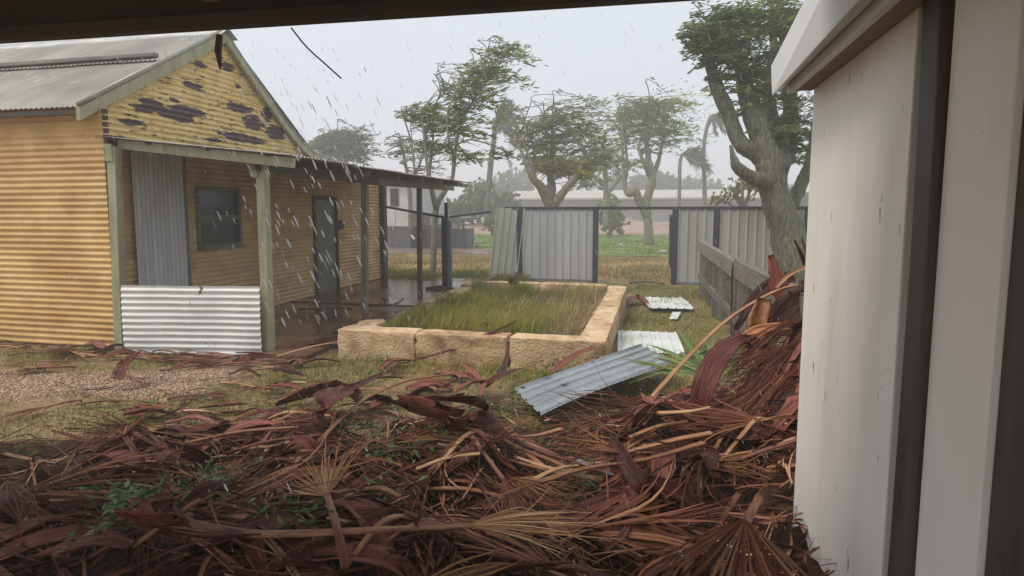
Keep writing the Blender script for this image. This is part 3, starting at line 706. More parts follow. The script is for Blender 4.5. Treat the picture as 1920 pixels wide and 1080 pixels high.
# ================================================================== SHED
sh = empty('shed', (.66, 3.0, 0), 'white clad shed wall with brown soffit and overhanging white roof edge', 'shed')
SX = .66
MB().box((SX, 1.885, -.05), (SX + 2.0, 2.995, 2.30)).build('wall', M['shed_white'], sh, bevel=.004)
mb = MB()
pv = [(0.0, 1.87), (.5, 1.86), (.8, 1.85), (1.2, 1.845), (1.56, 1.84), (2.0, 1.85), (2.25, 1.87), (2.45, 1.875)]
pts = []
for (z, y) in pv: pts.append((z, y - .06))
P = []
for z, y in pts: P += [(SX - .018, y - .10, z), (SX - .018, y, z), (SX + .12, y, z), (SX + .12, y - .10, z)]
Fs = []
for i in range(len(pts) - 1):
    for k in range(4): Fs.append((i * 4 + k, i * 4 + (k + 1) % 4, i * 4 + 4 + (k + 1) % 4, i * 4 + 4 + k))
Fs += [(3, 2, 1, 0), tuple(len(pts) * 4 - 4 + k for k in range(4))]
mb.add(P, Fs); mb.build('door_post', M['dark_wood'], sh, bevel=.004)
MB().box((SX + .004, 1.40, -.05), (SX + 2.0, 1.68, 2.3)).build('wall_panel', M['shed_white'], sh, bevel=.004)
MB().box((SX + .02, .3, -.05), (SX + .1, 1.395, 2.3)).build('door', M['dark_wood'], sh)
MB().box((SX - .001, .3, 2.30), (SX + 2.0, 2.99, 2.34)).build('ceiling', M['soffit'], sh)
MB().box((.585, .3, 2.235), (SX - .002, 3.02, 2.25)).build('soffit', M['soffit'], sh)
MB().hexa([(.555, .3, 2.225), (.583, .3, 2.225), (.583, 3.03, 2.225), (.555, 3.03, 2.225), (.555, .3, 2.285), (.583, .3, 2.285), (.583, 3.03, 2.285), (.555, 3.03, 2.285)]).build('fascia', M['shed_trim'], sh, bevel=.004)
# roof edge board, its end cut on the slant
MB().hexa([(.49, .3, 2.262), (.552, .3, 2.262), (.552, 3.06, 2.262), (.49, 3.0, 2.215), (.43, .3, 2.60), (.552, .3, 2.60), (.552, 3.10, 2.36), (.49, 3.06, 2.36)]).build('roof_edge', M['shed_trim'], sh, bevel=.004)
MB().hexa([(.552, .3, 2.36), (2.7, .3, 2.75), (2.7, 3.1, 2.75), (.554, 3.1, 2.345), (.552, .3, 2.38), (2.7, .3, 2.77), (2.7, 3.1, 2.77), (.554, 3.1, 2.365)]).build('roof', M['shed_trim'], sh)

# ================================================================== ROOF OVER THE CAMERA
vr = empty('porch_roof', (-1, 1.9, 2.32), 'dark timber porch roof edge overhead with rafters', 'porch roof')
BY = 1.90
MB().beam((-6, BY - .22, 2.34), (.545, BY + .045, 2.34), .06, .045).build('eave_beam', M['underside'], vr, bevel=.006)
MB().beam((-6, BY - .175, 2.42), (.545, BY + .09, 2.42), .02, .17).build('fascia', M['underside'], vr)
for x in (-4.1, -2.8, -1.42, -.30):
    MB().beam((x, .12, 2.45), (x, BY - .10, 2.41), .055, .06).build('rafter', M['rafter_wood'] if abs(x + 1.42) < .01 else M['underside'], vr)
sheet('roof_sheet', (-6, .1, 2.55), (0, 1, -.02), (1, 0, 0), 1.9, 6.54, M['roof_dark'], vr, amp=.009)
MB().tube([D(412, 66, 1.93), D(409, 95, 1.93), D(412, 118, 1.92), D(413, 130, 1.92)], [.010, .011, .007, .003], 6).build('dripping_splinter', M['brown_wood'], vr)
MB().tube(catmull([D(546, 52, 2.0), D(575, 88, 2.02), D(610, 120, 2.03), D(640, 147, 2.03)], 10), .0028, 5).build('loose_wire', M['black'], vr)

# ================================================================== FAR SETTING
o = empty('long_shed', (8, 70, 0), 'long low grey building with a pale roof behind the trees', 'building')
def farbox(name, a, b, m, par): return MB().box(a, b).build(name, m, par)
farbox('wall', (-16, 70, -.5), (34, 79, 3.05), M['far_wall'], o)
MB().hexa([(-17, 69.2, 3.06), (35, 69.2, 3.06), (35, 79.8, 3.06), (-17, 79.8, 3.06), (-17, 69.2, 3.25), (35, 69.2, 3.25), (35, 74.5, 4.25), (-17, 74.5, 4.25)]).build('roof', M['far_roof'], o)
for x in (-10, -2, 5, 13, 20, 27):
    farbox('roller_door', (x, 69.93, 0), (x + 3.2, 69.99, 2.6), M['cabin_dark'] if x % 2 else M['far_wall'], o)
# cabin on the left with a dark skirt
c = empty('cabin', (-13, 27, 0), 'pale two tone cabin with slate skirt beyond the verandah', 'cabin')
farbox('skirt', (-18, 26.5, 0), (-11.0, 31, 1.02), M['cabin_dark'], c)
for k in range(9):
    x0 = -18.05 + k * .79
    farbox('wall_panel', (x0 + .012, 26.44, 1.03), (x0 + .778, 31.05, 2.98), M['cabin_white'], c)
mb = MB(); mb.box((-11.95, 26.40, 1.95), (-11.55, 26.436, 2.75)); mb.build('window', M['glass'], c)
MB().tube([(-10.97, 26.38, 1.9), (-10.97, 26.38, .7), (-10.75, 26.3, .45)], .055, 8).build('downpipe', M['cabin_white'], c)
farbox('roof', (-18.4, 26.2, 2.99), (-10.8, 31.4, 3.1), M['far_wall'], c)
k_ = empty('awning', (-9.4, 27, 0), 'low dark open awning on posts beside the pale cabin', 'awning')
MB().hexa([(-10.9, 26.5, 1.55), (-8.4, 26.5, 1.35), (-8.4, 29, 1.35), (-10.9, 29, 1.55), (-10.9, 26.5, 1.62), (-8.4, 26.5, 1.42), (-8.4, 29, 1.42), (-10.9, 29, 1.62)]).build('roof', M['cabin_dark'], k_)
for x in (-10.2, -9.3, -8.5): MB().beam((x, 26.6, 0), (x, 26.6, 1.4), .08, .08, (0, 1, 0)).build('post', M['dark_wood'], k_)
farbox('counter', (-10.8, 27.4, 0), (-8.6, 28.6, .9), M['cabin_dark'], k_)
# bank of pink rubble
def mound(name, cx, cy_, rx, ry, h, m, label, cat, seed, n=60, kind=None):
    u = np.linspace(-1, 1, n); X, Y = np.meshgrid(u, u)
    r = np.sqrt(X ** 2 + Y ** 2)
    Z = h * np.clip(1 - r ** 1.6, 0, 1) * (.5 + fnoise(X * rx, Y * ry, .9, seed)) - .05
    idx = np.arange(X.size).reshape(X.shape)
    F = np.stack([idx[:-1, :-1], idx[:-1, 1:], idx[1:, 1:], idx[1:, :-1]], -1).reshape(-1, 4)
    o = link(name, np_mesh(name, np.stack([cx + X.ravel() * rx, cy_ + Y.ravel() * ry, Z.ravel()], -1), F), m, None, True)
    return tag(o, label, cat, kind=kind)
mound('rubble_bank', -2.5, 53, 9, 3.5, 1.0, M['rubble'], 'low bank of pink rubble in front of the long grey building', 'rubble', 3, 80)
mound('rubble_bank', -14, 47, 7, 3, .8, M['rubble'], 'heap of reddish storm rubble past the wet track', 'rubble', 5, 60)
for (u, v, s, lab) in ((1076 + 65, 434, .22, 'small white scrap lying on the lawn near the rubble bank'), (1162, 459, .14, 'tiny white scrap on the green lawn past the gateway'), (1241, 472, .2, 'flat white scrap lying on lawn beside the open gate')):
    p = G(u, v, .05)
    q = MB().hexa([p + np.array(t) for t in ((-s, -s * .6, -.04), (s, -s * .5, -.05), (s * .8, s * .6, -.04), (-s * .7, s * .5, -.05), (-s, -s * .6, .02), (s, -s * .5, .05), (s * .8, s * .6, .09), (-s * .7, s * .5, .03))])
    tag(q.build('scrap', M['fence_cream'], bevel=.01), lab, 'scrap')
for (a, b, c_, lab) in ((1150, 480, 1235, 'pale plank lying across the paddock grass in the gateway'),):
    p, q = G(a, b, .03), G(c_, b + 1, .03)
    tag(MB().beam(p, q, .16, .04).build('plank', M['rail_wood']), lab, 'plank')

# ================================================================== TREES
WIND = RIGHT * .93 + np.array([0, 0, .10])
def strips(name, P, W, rnd, m, parent=None, keel=None):
    """P (n,s,3) centre lines, W (n,s,3) half widths; keel (n,s,3) lifts the edges to make a folded blade"""
    n, s, _ = P.shape
    cols = [P - W, P + W] if keel is None else [P - W + keel, P, P + W + keel]
    k = len(cols)
    V = np.stack(cols, 2).reshape(-1, 3)
    base = (np.arange(n)[:, None, None] * s + np.arange(s - 1)[None, :, None]) * k + np.arange(k - 1)[None, None, :]
    F = np.stack([base, base + 1, base + 1 + k, base + k], -1).reshape(-1, 4)
    me = np_mesh(name, V, F, {'rnd': np.repeat(rnd, s * k)})
    return link(name, me, m, parent, keel is not None)
def leaves(name, C, Dv, L, Wd, rnd, m, parent=None, r=None):
    """diamond leaves: base C, direction Dv, length L, width Wd"""
    r = r or rng
    n = len(C)
    side = np.cross(Dv, r.normal(size=(n, 3))); side /= np.linalg.norm(side, axis=1)[:, None] + 1e-9
    mid = C + Dv * (L * .45)[:, None]
    drop = np.cross(side, Dv) * (L * .12)[:, None]
    V = np.stack([C, mid + side * Wd[:, None] + drop, C + Dv * L[:, None], mid - side * Wd[:, None] + drop], 1).reshape(-1, 3)
    F = np.arange(n * 4).reshape(n, 4)
    o = link(name, np_mesh(name, V, F, {'rnd': np.repeat(rnd, 4)}), m, parent)
    o['kind'] = 'stuff'
    return o
def tree(name, label, depth, limbs, clumps, bark, leafm, leaf=.12, seed=1, wind=WIND, group=None, lw=.28, per=26, curl=.25, thick=.5, cat='tree', twig_r=1.0, jit=.17, tight=.022, dens=.7, slim=1.0):
    """limbs: lists of (u, v, radius px, depth offset m); clumps: (u, v, ru, rv, twigs, twig length px[, material key])"""
    r = np.random.default_rng(seed)
    px = depth / FPX
    base = D(limbs[0][0][0], limbs[0][0][1], depth)
    root = empty(name, (float(base[0]), float(base[1]), 0), label, cat, group)
    mb = MB(); nodes = []
    for lm in limbs:
        P = np.array([D(u, v, depth + dz) for (u, v, _, dz) in lm]); rad = np.array([q[2] * px * slim for q in lm])
        n = max(6, len(lm) * 4)
        Q = catmull(P, n); rr_ = np.interp(np.linspace(0, len(lm) - 1, n), np.arange(len(lm)), rad)
        rr_ = rr_ * (1 + .035 * r.normal(size=n)); Q[1:-1] += r.normal(0, .05, (n - 2, 3)) * rr_[1:-1, None]
        mb.tube(Q, np.maximum(rr_, .004), 9 if rad[0] > .08 else 6)
        nodes.append(Q)
    nodes = np.vstack(nodes)
    groups = {}
    for cl in clumps:
        u, v, ru, rv, nt_, tl = cl[:6]; mk = cl[6] if len(cl) > 6 else leafm
        c = D(u, v, depth)
        for i in range(int(nt_ * dens)):
            q = r.normal(size=3); q /= np.linalg.norm(q); q *= r.uniform(.1, 1) ** .5
            L = tl * px * (r.uniform(.6, 1.6) if r.uniform() < .6 else r.uniform(1.6, 2.8))
            dr_ = wind + r.normal(0, jit, 3); dr_ /= np.linalg.norm(dr_)
            st = c + RIGHT * q[0] * ru * px + FWD * q[1] * (ru + rv) / 2 * px * thick * 1.6 + UPV * q[2] * rv * px - dr_ * L * .42
            # a switch that leaves the limb upward and is then laid over by the wind
            end = st + dr_ * L - np.array([0, 0, 1]) * L * r.uniform(-.1, curl)
            up_ = st + np.array([0, 0, 1]) * L * r.uniform(-.1, .22)
            j = np.argmin(((nodes - st) ** 2).sum(1) + r.uniform(0, .4, len(nodes)))
            a = nodes[j]
            far = np.linalg.norm(st - a) > 2.2 * L
            tk = catmull([a, (a + up_) / 2 + np.array([0, 0, .10]) * np.linalg.norm(up_ - a), up_, up_ + (end - up_) * .5 + np.array([0, 0, .06]) * L, end], 14)
            if i % 2 == 0 or not far: mb.tube(tk[:12], np.linspace(2.2, .45, 12) * px * twig_r * .62, 4)
            tw = tk[5:] if not far else tk[6:]
            k = int(per * r.uniform(.6, 1.4)); ns = len(tw) - 1
            tt = r.uniform(0, 1, k) ** .8; ii = np.minimum((tt * ns).astype(int), ns - 1); ff = tt * ns - ii
            Cn = tw[ii] * (1 - ff[:, None]) + tw[ii + 1] * ff[:, None] + r.normal(0, tight, (k, 3)) * L
            dd = dr_ + r.normal(0, .30, (k, 3)); dd /= np.linalg.norm(dd, axis=1)[:, None]
            g = groups.setdefault(mk, [[], [], [], [], []])
            s_ = leaf * r.uniform(.6, 1.4, k)
            g[0].append(Cn); g[1].append(dd); g[2].append(s_); g[3].append(s_ * lw * .5 * r.uniform(.7, 1.3, k))
            g[4].append(np.clip(r.uniform(.1, .9) + r.normal(0, .15, k), 0, 1))
    mb.build('trunk', bark, root, True)
    for mk, g in groups.items():
        leaves('crown', np.vstack(g[0]), np.vstack(g[1]), np.concatenate(g[2]), np.concatenate(g[3]), np.concatenate(g[4]), M[mk] if isinstance(mk, str) else mk, root, r)
    return root

# big leaning tree by the timber fence
tree('leaning_tree', 'thick trunked leaning tree with dark green crown beside the shed', 12.4,
     [[(1512, 565, 46, .1), (1490, 480, 38, 0), (1462, 400, 27, 0), (1448, 340, 27, 0), (1442, 300, 28, 0), (1430, 268, 22, 0), (1408, 200, 20, .2), (1392, 140, 14, .3), (1375, 70, 8, .4), (1385, 30, 4, .4)],
      [(1446, 310, 22, 0), (1415, 285, 17, 0), (1387, 268, 15, 0), (1366, 215, 14, .1), (1344, 165, 13, .15), (1330, 115, 10, .2), (1322, 80, 5, .2), (1335, 50, 2.5, .2)],
      [(1450, 320, 28, 0), (1475, 270, 20, .3), (1482, 200, 15, .4), (1478, 120, 12, .4), (1468, 50, 8, .3), (1480, 20, 4, .3)],
      [(1455, 330, 20, .1), (1450, 250, 16, .8), (1440, 170, 12, .9), (1452, 90, 9, .9), (1440, 40, 4, .9)],
      [(1442, 345, 16, -.1), (1405, 330, 12, -.3), (1382, 312, 10, -.4), (1374, 290, 5, -.4), (1370, 272, 2.5, -.4)],
      [(1480, 390, 16, .5), (1500, 350, 13, .9), (1520, 300, 12, 1.0), (1530, 230, 8, 1.0)],
      [(1470, 420, 13, .6), (1455, 350, 13, 1.3), (1480, 260, 11, 1.4)],
      [(1470, 430, 9, .2), (1490, 380, 7, .5), (1500, 330, 5, .6)]],
     [(1350, 70, 46, 42, 110, 60), (1335, 95, 34, 40, 60, 45), (1375, 50, 36, 28, 60, 60), (1325, 75, 26, 32, 40, 40), (1385, 120, 34, 34, 50, 50), (1465, 55, 40, 38, 100, 55, 'leaf_mid'), (1490, 35, 34, 30, 50, 50, 'leaf_mid'),
      (1450, 25, 26, 20, 30, 45, 'leaf_mid'), (1440, 145, 34, 50, 70, 45), (1485, 170, 30, 70, 80, 45), (1400, 190, 36, 40, 34, 40), (1500, 265, 25, 50, 60, 40), (1465, 255, 26, 40, 50, 40), (1425, 250, 18, 25, 14, 30), (1540, 120, 40, 80, 60, 40), (1360, 160, 20, 34, 14, 36), (1345, 130, 16, 30, 16, 30)],
     M['bark_green'], 'leaf_deep', .10, 5, per=46, lw=.30, tight=.03, dens=.42, thick=.7)
# tree beyond the gateway
tree('lawn_tree', 'bare legged tree with windswept crown growing on the lawn past the gateway', 31.5,
     [[(1218, 462, 10, 0), (1215, 420, 8.5, 0), (1212, 380, 8, 0), (1222, 340, 8, 0), (1216, 300, 6, 0), (1212, 250, 4, 0), (1220, 210, 2.5, 0)],
      [(1214, 410, 8, 0), (1200, 380, 7.5, -.2), (1190, 360, 8.5, -.3), (1180, 364, 6, -.4), (1172, 352, 4, -.4), (1168, 300, 3, -.4), (1166, 230, 2.5, -.4)],
      [(1222, 335, 6, 0), (1235, 300, 4, .3), (1242, 265, 3, .3), (1245, 240, 2, .3)], [(1218, 330, 5, 0), (1205, 300, 3.5, -.5), (1195, 270, 2.5, -.5)],
      [(1172, 352, 3, -.4), (1176, 310, 2.2, -.2), (1172, 260, 2, -.2)]],
     [(1200, 230, 35, 25, 70, 55), (1235, 240, 35, 30, 90, 50, 'leaf_deep'), (1180, 225, 18, 30, 40, 45), (1215, 200, 30, 15, 70, 60, 'leaf_mid'), (1260, 198, 30, 12, 60, 50, 'leaf_lime'), (1265, 250, 25, 25, 34, 45),
      (1172, 270, 12, 20, 20, 30), (1230, 275, 30, 20, 34, 40, 'leaf_deep')],
     M['bark_pale'], 'leaf_mid', .24, 8, per=26, dens=.36, lw=.2, group='windblown trees beyond the fence')
tree('spreading_tree', 'stout pale multi limbed tree with yellow green lower leaves behind the fence', 23,
     [[(1038, 440, 18, 0), (1034, 400, 17, 0), (1030, 380, 17, 0), (1015, 352, 13, -.3), (1000, 335, 10, -.5), (988, 310, 7, -.6), (978, 285, 4, -.6), (962, 262, 2.2, -.6)],
      [(1032, 385, 15, 0), (1034, 350, 12, .2), (1030, 320, 8, .3), (1035, 270, 4, .3), (1036, 205, 2, .3)],
      [(1036, 388, 14, 0), (1055, 362, 11, -.2), (1072, 340, 9, -.3), (1085, 320, 6, -.3), (1110, 280, 3, -.2), (1150, 235, 2, -.2)],
      [(1005, 340, 6, -.5), (990, 290, 4, -.4), (975, 250, 2.2, -.3), (968, 240, 1.8, -.3)], [(1028, 330, 5, 0), (1024, 250, 3, .2), (1018, 190, 1.6, .2)], [(1002, 338, 5, -.4), (1000, 280, 3, 0), (983, 225, 1.6, 0)],
      [(1060, 358, 6, .1), (1090, 330, 4, .5), (1130, 300, 3, .5), (1150, 285, 2, .5)]],
     [(1035, 312, 38, 16, 190, 36, 'leaf_lime'), (1068, 322, 28, 12, 110, 36, 'leaf_lime'), (1000, 290, 25, 22, 50, 35, 'leaf_mid'), (1060, 230, 40, 26, 100, 75), (1085, 205, 28, 12, 40, 70), (1040, 265, 45, 22, 70, 60), (1010, 235, 25, 20, 34, 45),
      (1100, 260, 35, 22, 50, 65), (1085, 300, 35, 15, 34, 60), (1130, 290, 22, 25, 30, 45), (1000, 262, 22, 15, 24, 40)],
     M['bark_pale'], 'leaf_olive', .20, 11, per=26, dens=.36, lw=.2, slim=.7, group='windblown trees beyond the fence')
tree('slender_tree', 'tall slender tree bent over by wind behind the bare fence frame', 16.3,
     [[(812, 520, 10, 0), (814, 460, 9, 0), (818, 390, 9, 0), (832, 362, 7, 0), (848, 335, 6, 0), (853, 290, 5, 0), (862, 240, 4, 0), (880, 200, 3, .2), (915, 150, 2.2, .2), (945, 110, 1.6, .2), (970, 75, 1, .2)],
      [(818, 395, 8, 0), (806, 340, 7, -.3), (800, 300, 5, -.3), (795, 250, 4, -.3), (790, 210, 2.6, -.3), (805, 190, 1.2, -.3)],
      [(853, 300, 4, 0), (842, 265, 3.4, -.5), (838, 220, 2.5, -.5), (850, 180, 2, -.5), (870, 150, 1.2, -.5)], [(805, 320, 5, -.2), (812, 260, 3, .3), (815, 200, 2, .3), (835, 170, 1.2, .3)],
      [(862, 250, 3, 0), (866, 180, 2.4, .4), (890, 130, 1.6, .4), (925, 95, 1, .4)], [(858, 270, 2.5, 0), (885, 262, 2, .4), (930, 275, 1.6, .4), (955, 285, 1, .4)],
      [(778, 330, 3.2, -.5), (772, 270, 2.8, -.5), (757, 215, 2.2, -.5), (772, 205, 1.2, -.5)]],
     [(790, 215, 18, 18, 26, 34), (815, 225, 25, 30, 36, 40), (850, 230, 26, 36, 50, 44), (880, 190, 26, 26, 50, 50), (885, 150, 26, 26, 36, 50), (915, 130, 26, 26, 36, 50), (945, 100, 24, 24, 36, 42), (930, 150, 20, 30, 26, 40), (765, 215, 12, 14, 14, 26),
      (840, 280, 25, 25, 20, 40), (800, 270, 20, 30, 20, 35), (940, 290, 14, 10, 12, 25), (890, 250, 25, 20, 20, 40), (870, 290, 22, 16, 16, 35)],
     M['bark_pale'], 'leaf_mid', .16, 14, per=22, lw=.2, dens=.55, slim=.68, group='windblown trees beyond the fence', jit=.2)
tree('small_tree', 'small grey wispy tree standing behind the verandah eave', 24,
     [[(770, 440, 5, 0), (768, 360, 4, 0), (757, 290, 2.6, 0), (748, 250, 1.6, 0)], [(768, 350, 3, 0), (790, 300, 2, .3), (800, 260, 1.2, .3)]],
     [(755, 280, 20, 30, 22, 30), (785, 290, 22, 30, 22, 30), (800, 320, 20, 25, 14, 30)], M['bark_pale'], 'leaf_grey', .15, 15, per=16, group='windblown trees beyond the fence')
tree('round_tree', 'rounded pale green tree standing alone behind the cottage roof', 34,
     [[(640, 450, 9, 0), (640, 370, 8, 0), (637, 310, 6, 0), (630, 270, 3, 0)], [(638, 320, 5, 0), (660, 280, 3, .5), (670, 255, 1.6, .5)]],
     [(630, 270, 35, 26, 90, 34), (655, 260, 26, 18, 60, 30), (610, 285, 20, 18, 40, 30), (660, 290, 28, 16, 50, 30)], M['bark_pale'], 'leaf_grey', .22, 16, per=22)
tree('rear_tree', 'hazy grey tree with forked pale trunk behind the spreading tree', 40,
     [[(1135, 430, 5, 0), (1136, 370, 5, 0), (1134, 310, 4, 0), (1130, 260, 2, 0)], [(1136, 365, 4, 0), (1155, 345, 3, 0), (1180, 315, 2, 0), (1200, 300, 1.2, 0)], [(1132, 350, 3, 0), (1112, 330, 2, 0), (1100, 315, 1.2, 0)]],
     [(1115, 320, 26, 14, 40, 40), (1130, 290, 25, 20, 40, 40), (1100, 350, 18, 10, 20, 30), (1180, 310, 20, 14, 20, 30)], M['bark_pale'], 'leaf_grey', .24, 18, per=18, group='windblown trees beyond the fence')
# frangipani style bush by the fence and shrubs far behind
tree('branching_shrub', 'rounded shrub with forked bare stems behind the cream fence panel', 19,
     [[(1395, 440, 5, 0), (1393, 395, 4.5, 0), (1380, 370, 3, 0), (1372, 350, 2, 0)], [(1394, 400, 4, 0), (1402, 370, 3, .2), (1412, 345, 2, .2)], [(1394, 398, 4, 0), (1392, 360, 2.5, -.2), (1390, 340, 1.5, -.2)], [(1394, 405, 3, 0), (1365, 380, 2, .3), (1350, 372, 1.5, .3)]],
     [(1390, 350, 24, 14, 26, 14), (1410, 350, 16, 18, 18, 14, 'leaf_lime'), (1365, 368, 16, 10, 14, 14), (1340, 378, 14, 8, 10, 14)], M['bark_pale'], 'leaf_olive', .11, 19, per=14, wind=np.array([.2, 0, .5]), lw=.6)
hz = [(1145, 400, 44, 24, 34, 55, 'leaf_olive', 'dark rounded bush standing beside the gateway in front of the long building'), (900, 375, 48, 40, 34, 60, 'leaf_grey', 'hazy grey bush behind the bare rail'), (945, 385, 50, 36, 26, 60, 'leaf_grey', 'grey bush at the end of the long pale roof'),
      (860, 395, 48, 30, 26, 60, 'leaf_grey', 'faint grey bush past the rubble heap'), (1240, 345, 85, 24, 20, 60, 'leaf_grey', 'distant faint tree showing above the long roof'), (1170, 345, 90, 50, 26, 60, 'leaf_grey', 'distant hazy tree line clump above the long roof'),
      (1300, 352, 95, 60, 12, 60, 'leaf_grey', 'low distant hazy trees beyond the two palms'), (960, 345, 90, 40, 22, 60, 'leaf_grey', 'far hazy tree left of the spreading tree'), (1490, 375, 60, 40, 24, 60, 'leaf_grey', 'hazy bush behind the leaning tree'), (930, 420, 40, 18, 14, 60, 'leaf_olive', 'low green bush on the lawn by the olive sheet')]
for i, (u, v, dep, ru, rv, n, lm, lab) in enumerate(hz):
    tree('bush', lab, dep, [[(u, v + rv + 12, 3, 0), (u, v + rv * .4, 2.5, 0), (u + 3, v - rv * .3, 1.5, 0)], [(u, v + rv * .5, 2, 0), (u - ru * .4, v, 1.2, 0)], [(u, v + rv * .5, 2, 0), (u + ru * .4, v, 1.2, 0)]],
         [(u, v, ru, rv, n, 14), (u - ru * .4, v + rv * .3, ru * .7, rv * .7, n // 2, 12), (u + ru * .4, v + rv * .35, ru * .7, rv * .6, n // 2, 12)], M['bark_dark'], lm, .0075 * dep, 30 + i, per=16, lw=.6, wind=WIND * .5 + np.array([0, 0, .2]), jit=.6, cat='bush')
# palms
def palm(label, depth, trunk, head, fr, seed, lf=80):
    r = np.random.default_rng(seed); px = depth / FPX
    b = D(trunk[0][0], trunk[0][1], depth)
    root = empty('palm_tree', (float(b[0]), float(b[1]), 0), label, 'palm', 'far palms bent by the wind')
    P = catmull([D(u, v, depth) for u, v, _ in trunk], 14); rad = np.interp(np.linspace(0, len(trunk) - 1, 14), np.arange(len(trunk)), [q[2] * px for q in trunk])
    MB().tube(P, rad, 8).build('trunk', M['bark_dark'], root, True)
    h = P[-1]
    PP, WW, RN = [], [], []
    for (du_, dv_, sag) in fr:
        dd = RIGHT * du_ * px - UPV * dv_ * px + FWD * r.normal(0, .25) * abs(du_) * px
        t = np.linspace(0, 1, 8)[:, None]
        mid = h + dd * t - np.array([0, 0, 1]) * sag * px * t ** 2
        for k in range(lf):
            s = r.uniform(.12, 1); p = mid[min(int(s * 7), 6)]
            ld = dd / np.linalg.norm(dd) * .8 + r.normal(0, .28, 3) - np.array([0, 0, .15]); ld /= np.linalg.norm(ld)
            ll = np.linalg.norm(dd) * .42 * r.uniform(.6, 1.2)
            q = np.linspace(0, 1, 4)[:, None]
            PP.append(p + ld * ll * q - np.array([0, 0, .12]) * ll * q ** 2)
            w = np.cross(ld, r.normal(size=3)); w /= np.linalg.norm(w)
            WW.append(w * (.065 * (1 - q * .85)) * depth / 45); RN.append(r.uniform(0, 1))
        PP.append(mid[::2]); WW.append(np.tile(np.array([0, 0, .02]), (4, 1))); RN.append(.2)
    strips('crown', np.array(PP), np.array(WW), np.array(RN), M['palm_green'], root)
palm('tall palm with crown swept sideways beside the slender tree', 40, [(912, 425, 6), (918, 330, 5.5), (926, 260, 4.5), (928, 222, 5)], None, [(30, -34, 6), (40, -22, 6), (44, -6, 8), (38, 4, 10), (20, -36, 3), (45, 25, 6), (30, -14, 8), (36, 38, 6), (8, 18, 4)], 1)
palm('short palm with flag like crown standing left of the taller one', 48, [(1273, 425, 3.6), (1274, 350, 3.6), (1275, 305, 3.4), (1280, 288, 3.4)], None, [(38, -8, 6), (42, 4, 8), (30, -14, 4), (46, 16, 6), (34, 0, 8), (44, 30, 4), (22, -8, 4)], 2)
palm('tall bare palm bowed right with drooping crown near leaning tree', 48, [(1322, 425, 4.5), (1321, 350, 4), (1319, 290, 3.6), (1324, 245, 3.6), (1334, 218, 5)], None, [(30, -6, 10), (34, 8, 14), (24, 16, 14), (36, 0, 10), (10, 26, 6), (26, -14, 6)], 3)

# ================================================================== GRASS
def blades(name, xy, z0, h, lean, w, m, r, bias=0.5, parent=None):
    n = len(xy)
    H = h * r.uniform(.5, 1.4, n)
    a = r.uniform(0, 2 * np.pi, n)
    ld = np.stack([np.cos(a), np.sin(a), np.zeros(n)], -1) * (lean * r.uniform(.2, 1.2, n))[:, None] + RIGHT * (lean * .35)
    t = np.array([0, .55, 1.0])
    P = np.zeros((n, 3, 3))
    for i, tt in enumerate(t):
        P[:, i] = np.column_stack([xy, z0]) + ld * (H * tt ** 2)[:, None] + np.array([0, 0, 1]) * (H * (tt - .22 * tt ** 2))[:, None]
    b = a + np.pi / 2 + r.normal(0, .5, n)
    sd = np.stack([np.cos(b), np.sin(b), np.zeros(n)], -1)
    W = sd[:, None, :] * (w * np.array([1, .75, .08]))[None, :, None] * r.uniform(.6, 1.4, n)[:, None, None]
    rn = np.clip(bias + r.normal(0, .2, n) + 1.3 * (fnoise(xy[:, 0], xy[:, 1], 1.0, 44) - .5), 0, 1)
    o = strips(name, P, W, rn, m, parent)
    o['kind'] = 'stuff'
    return o
def scatter(n, x0, x1, y0, y1, r, dens):
    x = r.uniform(x0, x1, n); y = r.uniform(y0, y1, n)
    k = r.uniform(0, 1, n) < dens(x, y)
    return np.column_stack([x[k], y[k]])
r = np.random.default_rng(21)
def lawn_d(x, y):
    d_ = sstep(.36, .56, fnoise(x, y, 1.4, 31)) * (1 - .93 * gravel_mask(x, y))
    d_ = np.maximum(d_, .9 * sstep(.75, .15, np.abs(y - 6.05)) * sstep(-4.0, -3.2, x) * (x < .4))       # along the planter foot
    d_ = np.maximum(d_, .8 * (x > -.4) * (x < 1.1) * (y > 6.5) * sstep(.36, .5, fnoise(x, y, 1.8, 33)))   # between planter and rails
    slab = (x > -6.8) * (x < -3.75) * (y > 6.2); plan = (x > -3.62) * (x < -.48) * (y > 6.38) * (y < 11.5); house = (x < -6.4) * (y > 6.1)
    shed_ = (x > .6) * (y < 3.1)
    return d_ * ~(slab | plan | house | shed_) * (1 - .97 * sstep(.10, .22, pile(x, y))) * sstep(1.2, 2.4, np.hypot(x, y))
xy = scatter(170000, -9, 2.6, 1.6, 14.6, r, lawn_d)
o = blades('lawn_grass', xy, np.maximum(ground_z(xy[:, 0], xy[:, 1]), pile(xy[:, 0], xy[:, 1]) - .03) - .005, .058, .85, .0034, M['grass_short'], r, .34)
tag(o, 'thin short grass growing in patches over the yard', 'grass')
def foot_d(x, y):
    return sstep(.42, .6, fnoise(x, y, 2.6, 91)) * (sstep(.5, .1, np.abs(y - 6.15)) * (x > -3.7) * (x < -.2) + (x > -.45) * (x < 1.0) * (y > 6.6) * .5) * ~((x > -3.62) & (x < -.48) & (y > 6.38) & (y < 11.5))
xy = scatter(16000, -4, 1.0, 5.4, 13.5, r, foot_d)
o = blades('weeds', xy, ground_z(xy[:, 0], xy[:, 1]), .13, .7, .0045, M['grass_tall'], r, .22)
tag(o, 'taller green weeds along the planter foot and the timber rails', 'weeds')
def tall_d(x, y):
    return sstep(.38, .56, fnoise(x, y, 1.9, 51)) * sstep(-1.0, -1.5, x + .5 * (fnoise(x, y, 1.5, 5) - .5)) + .12
xy = scatter(20000, -3.25, -.82, 6.75, 11.15, r, tall_d)
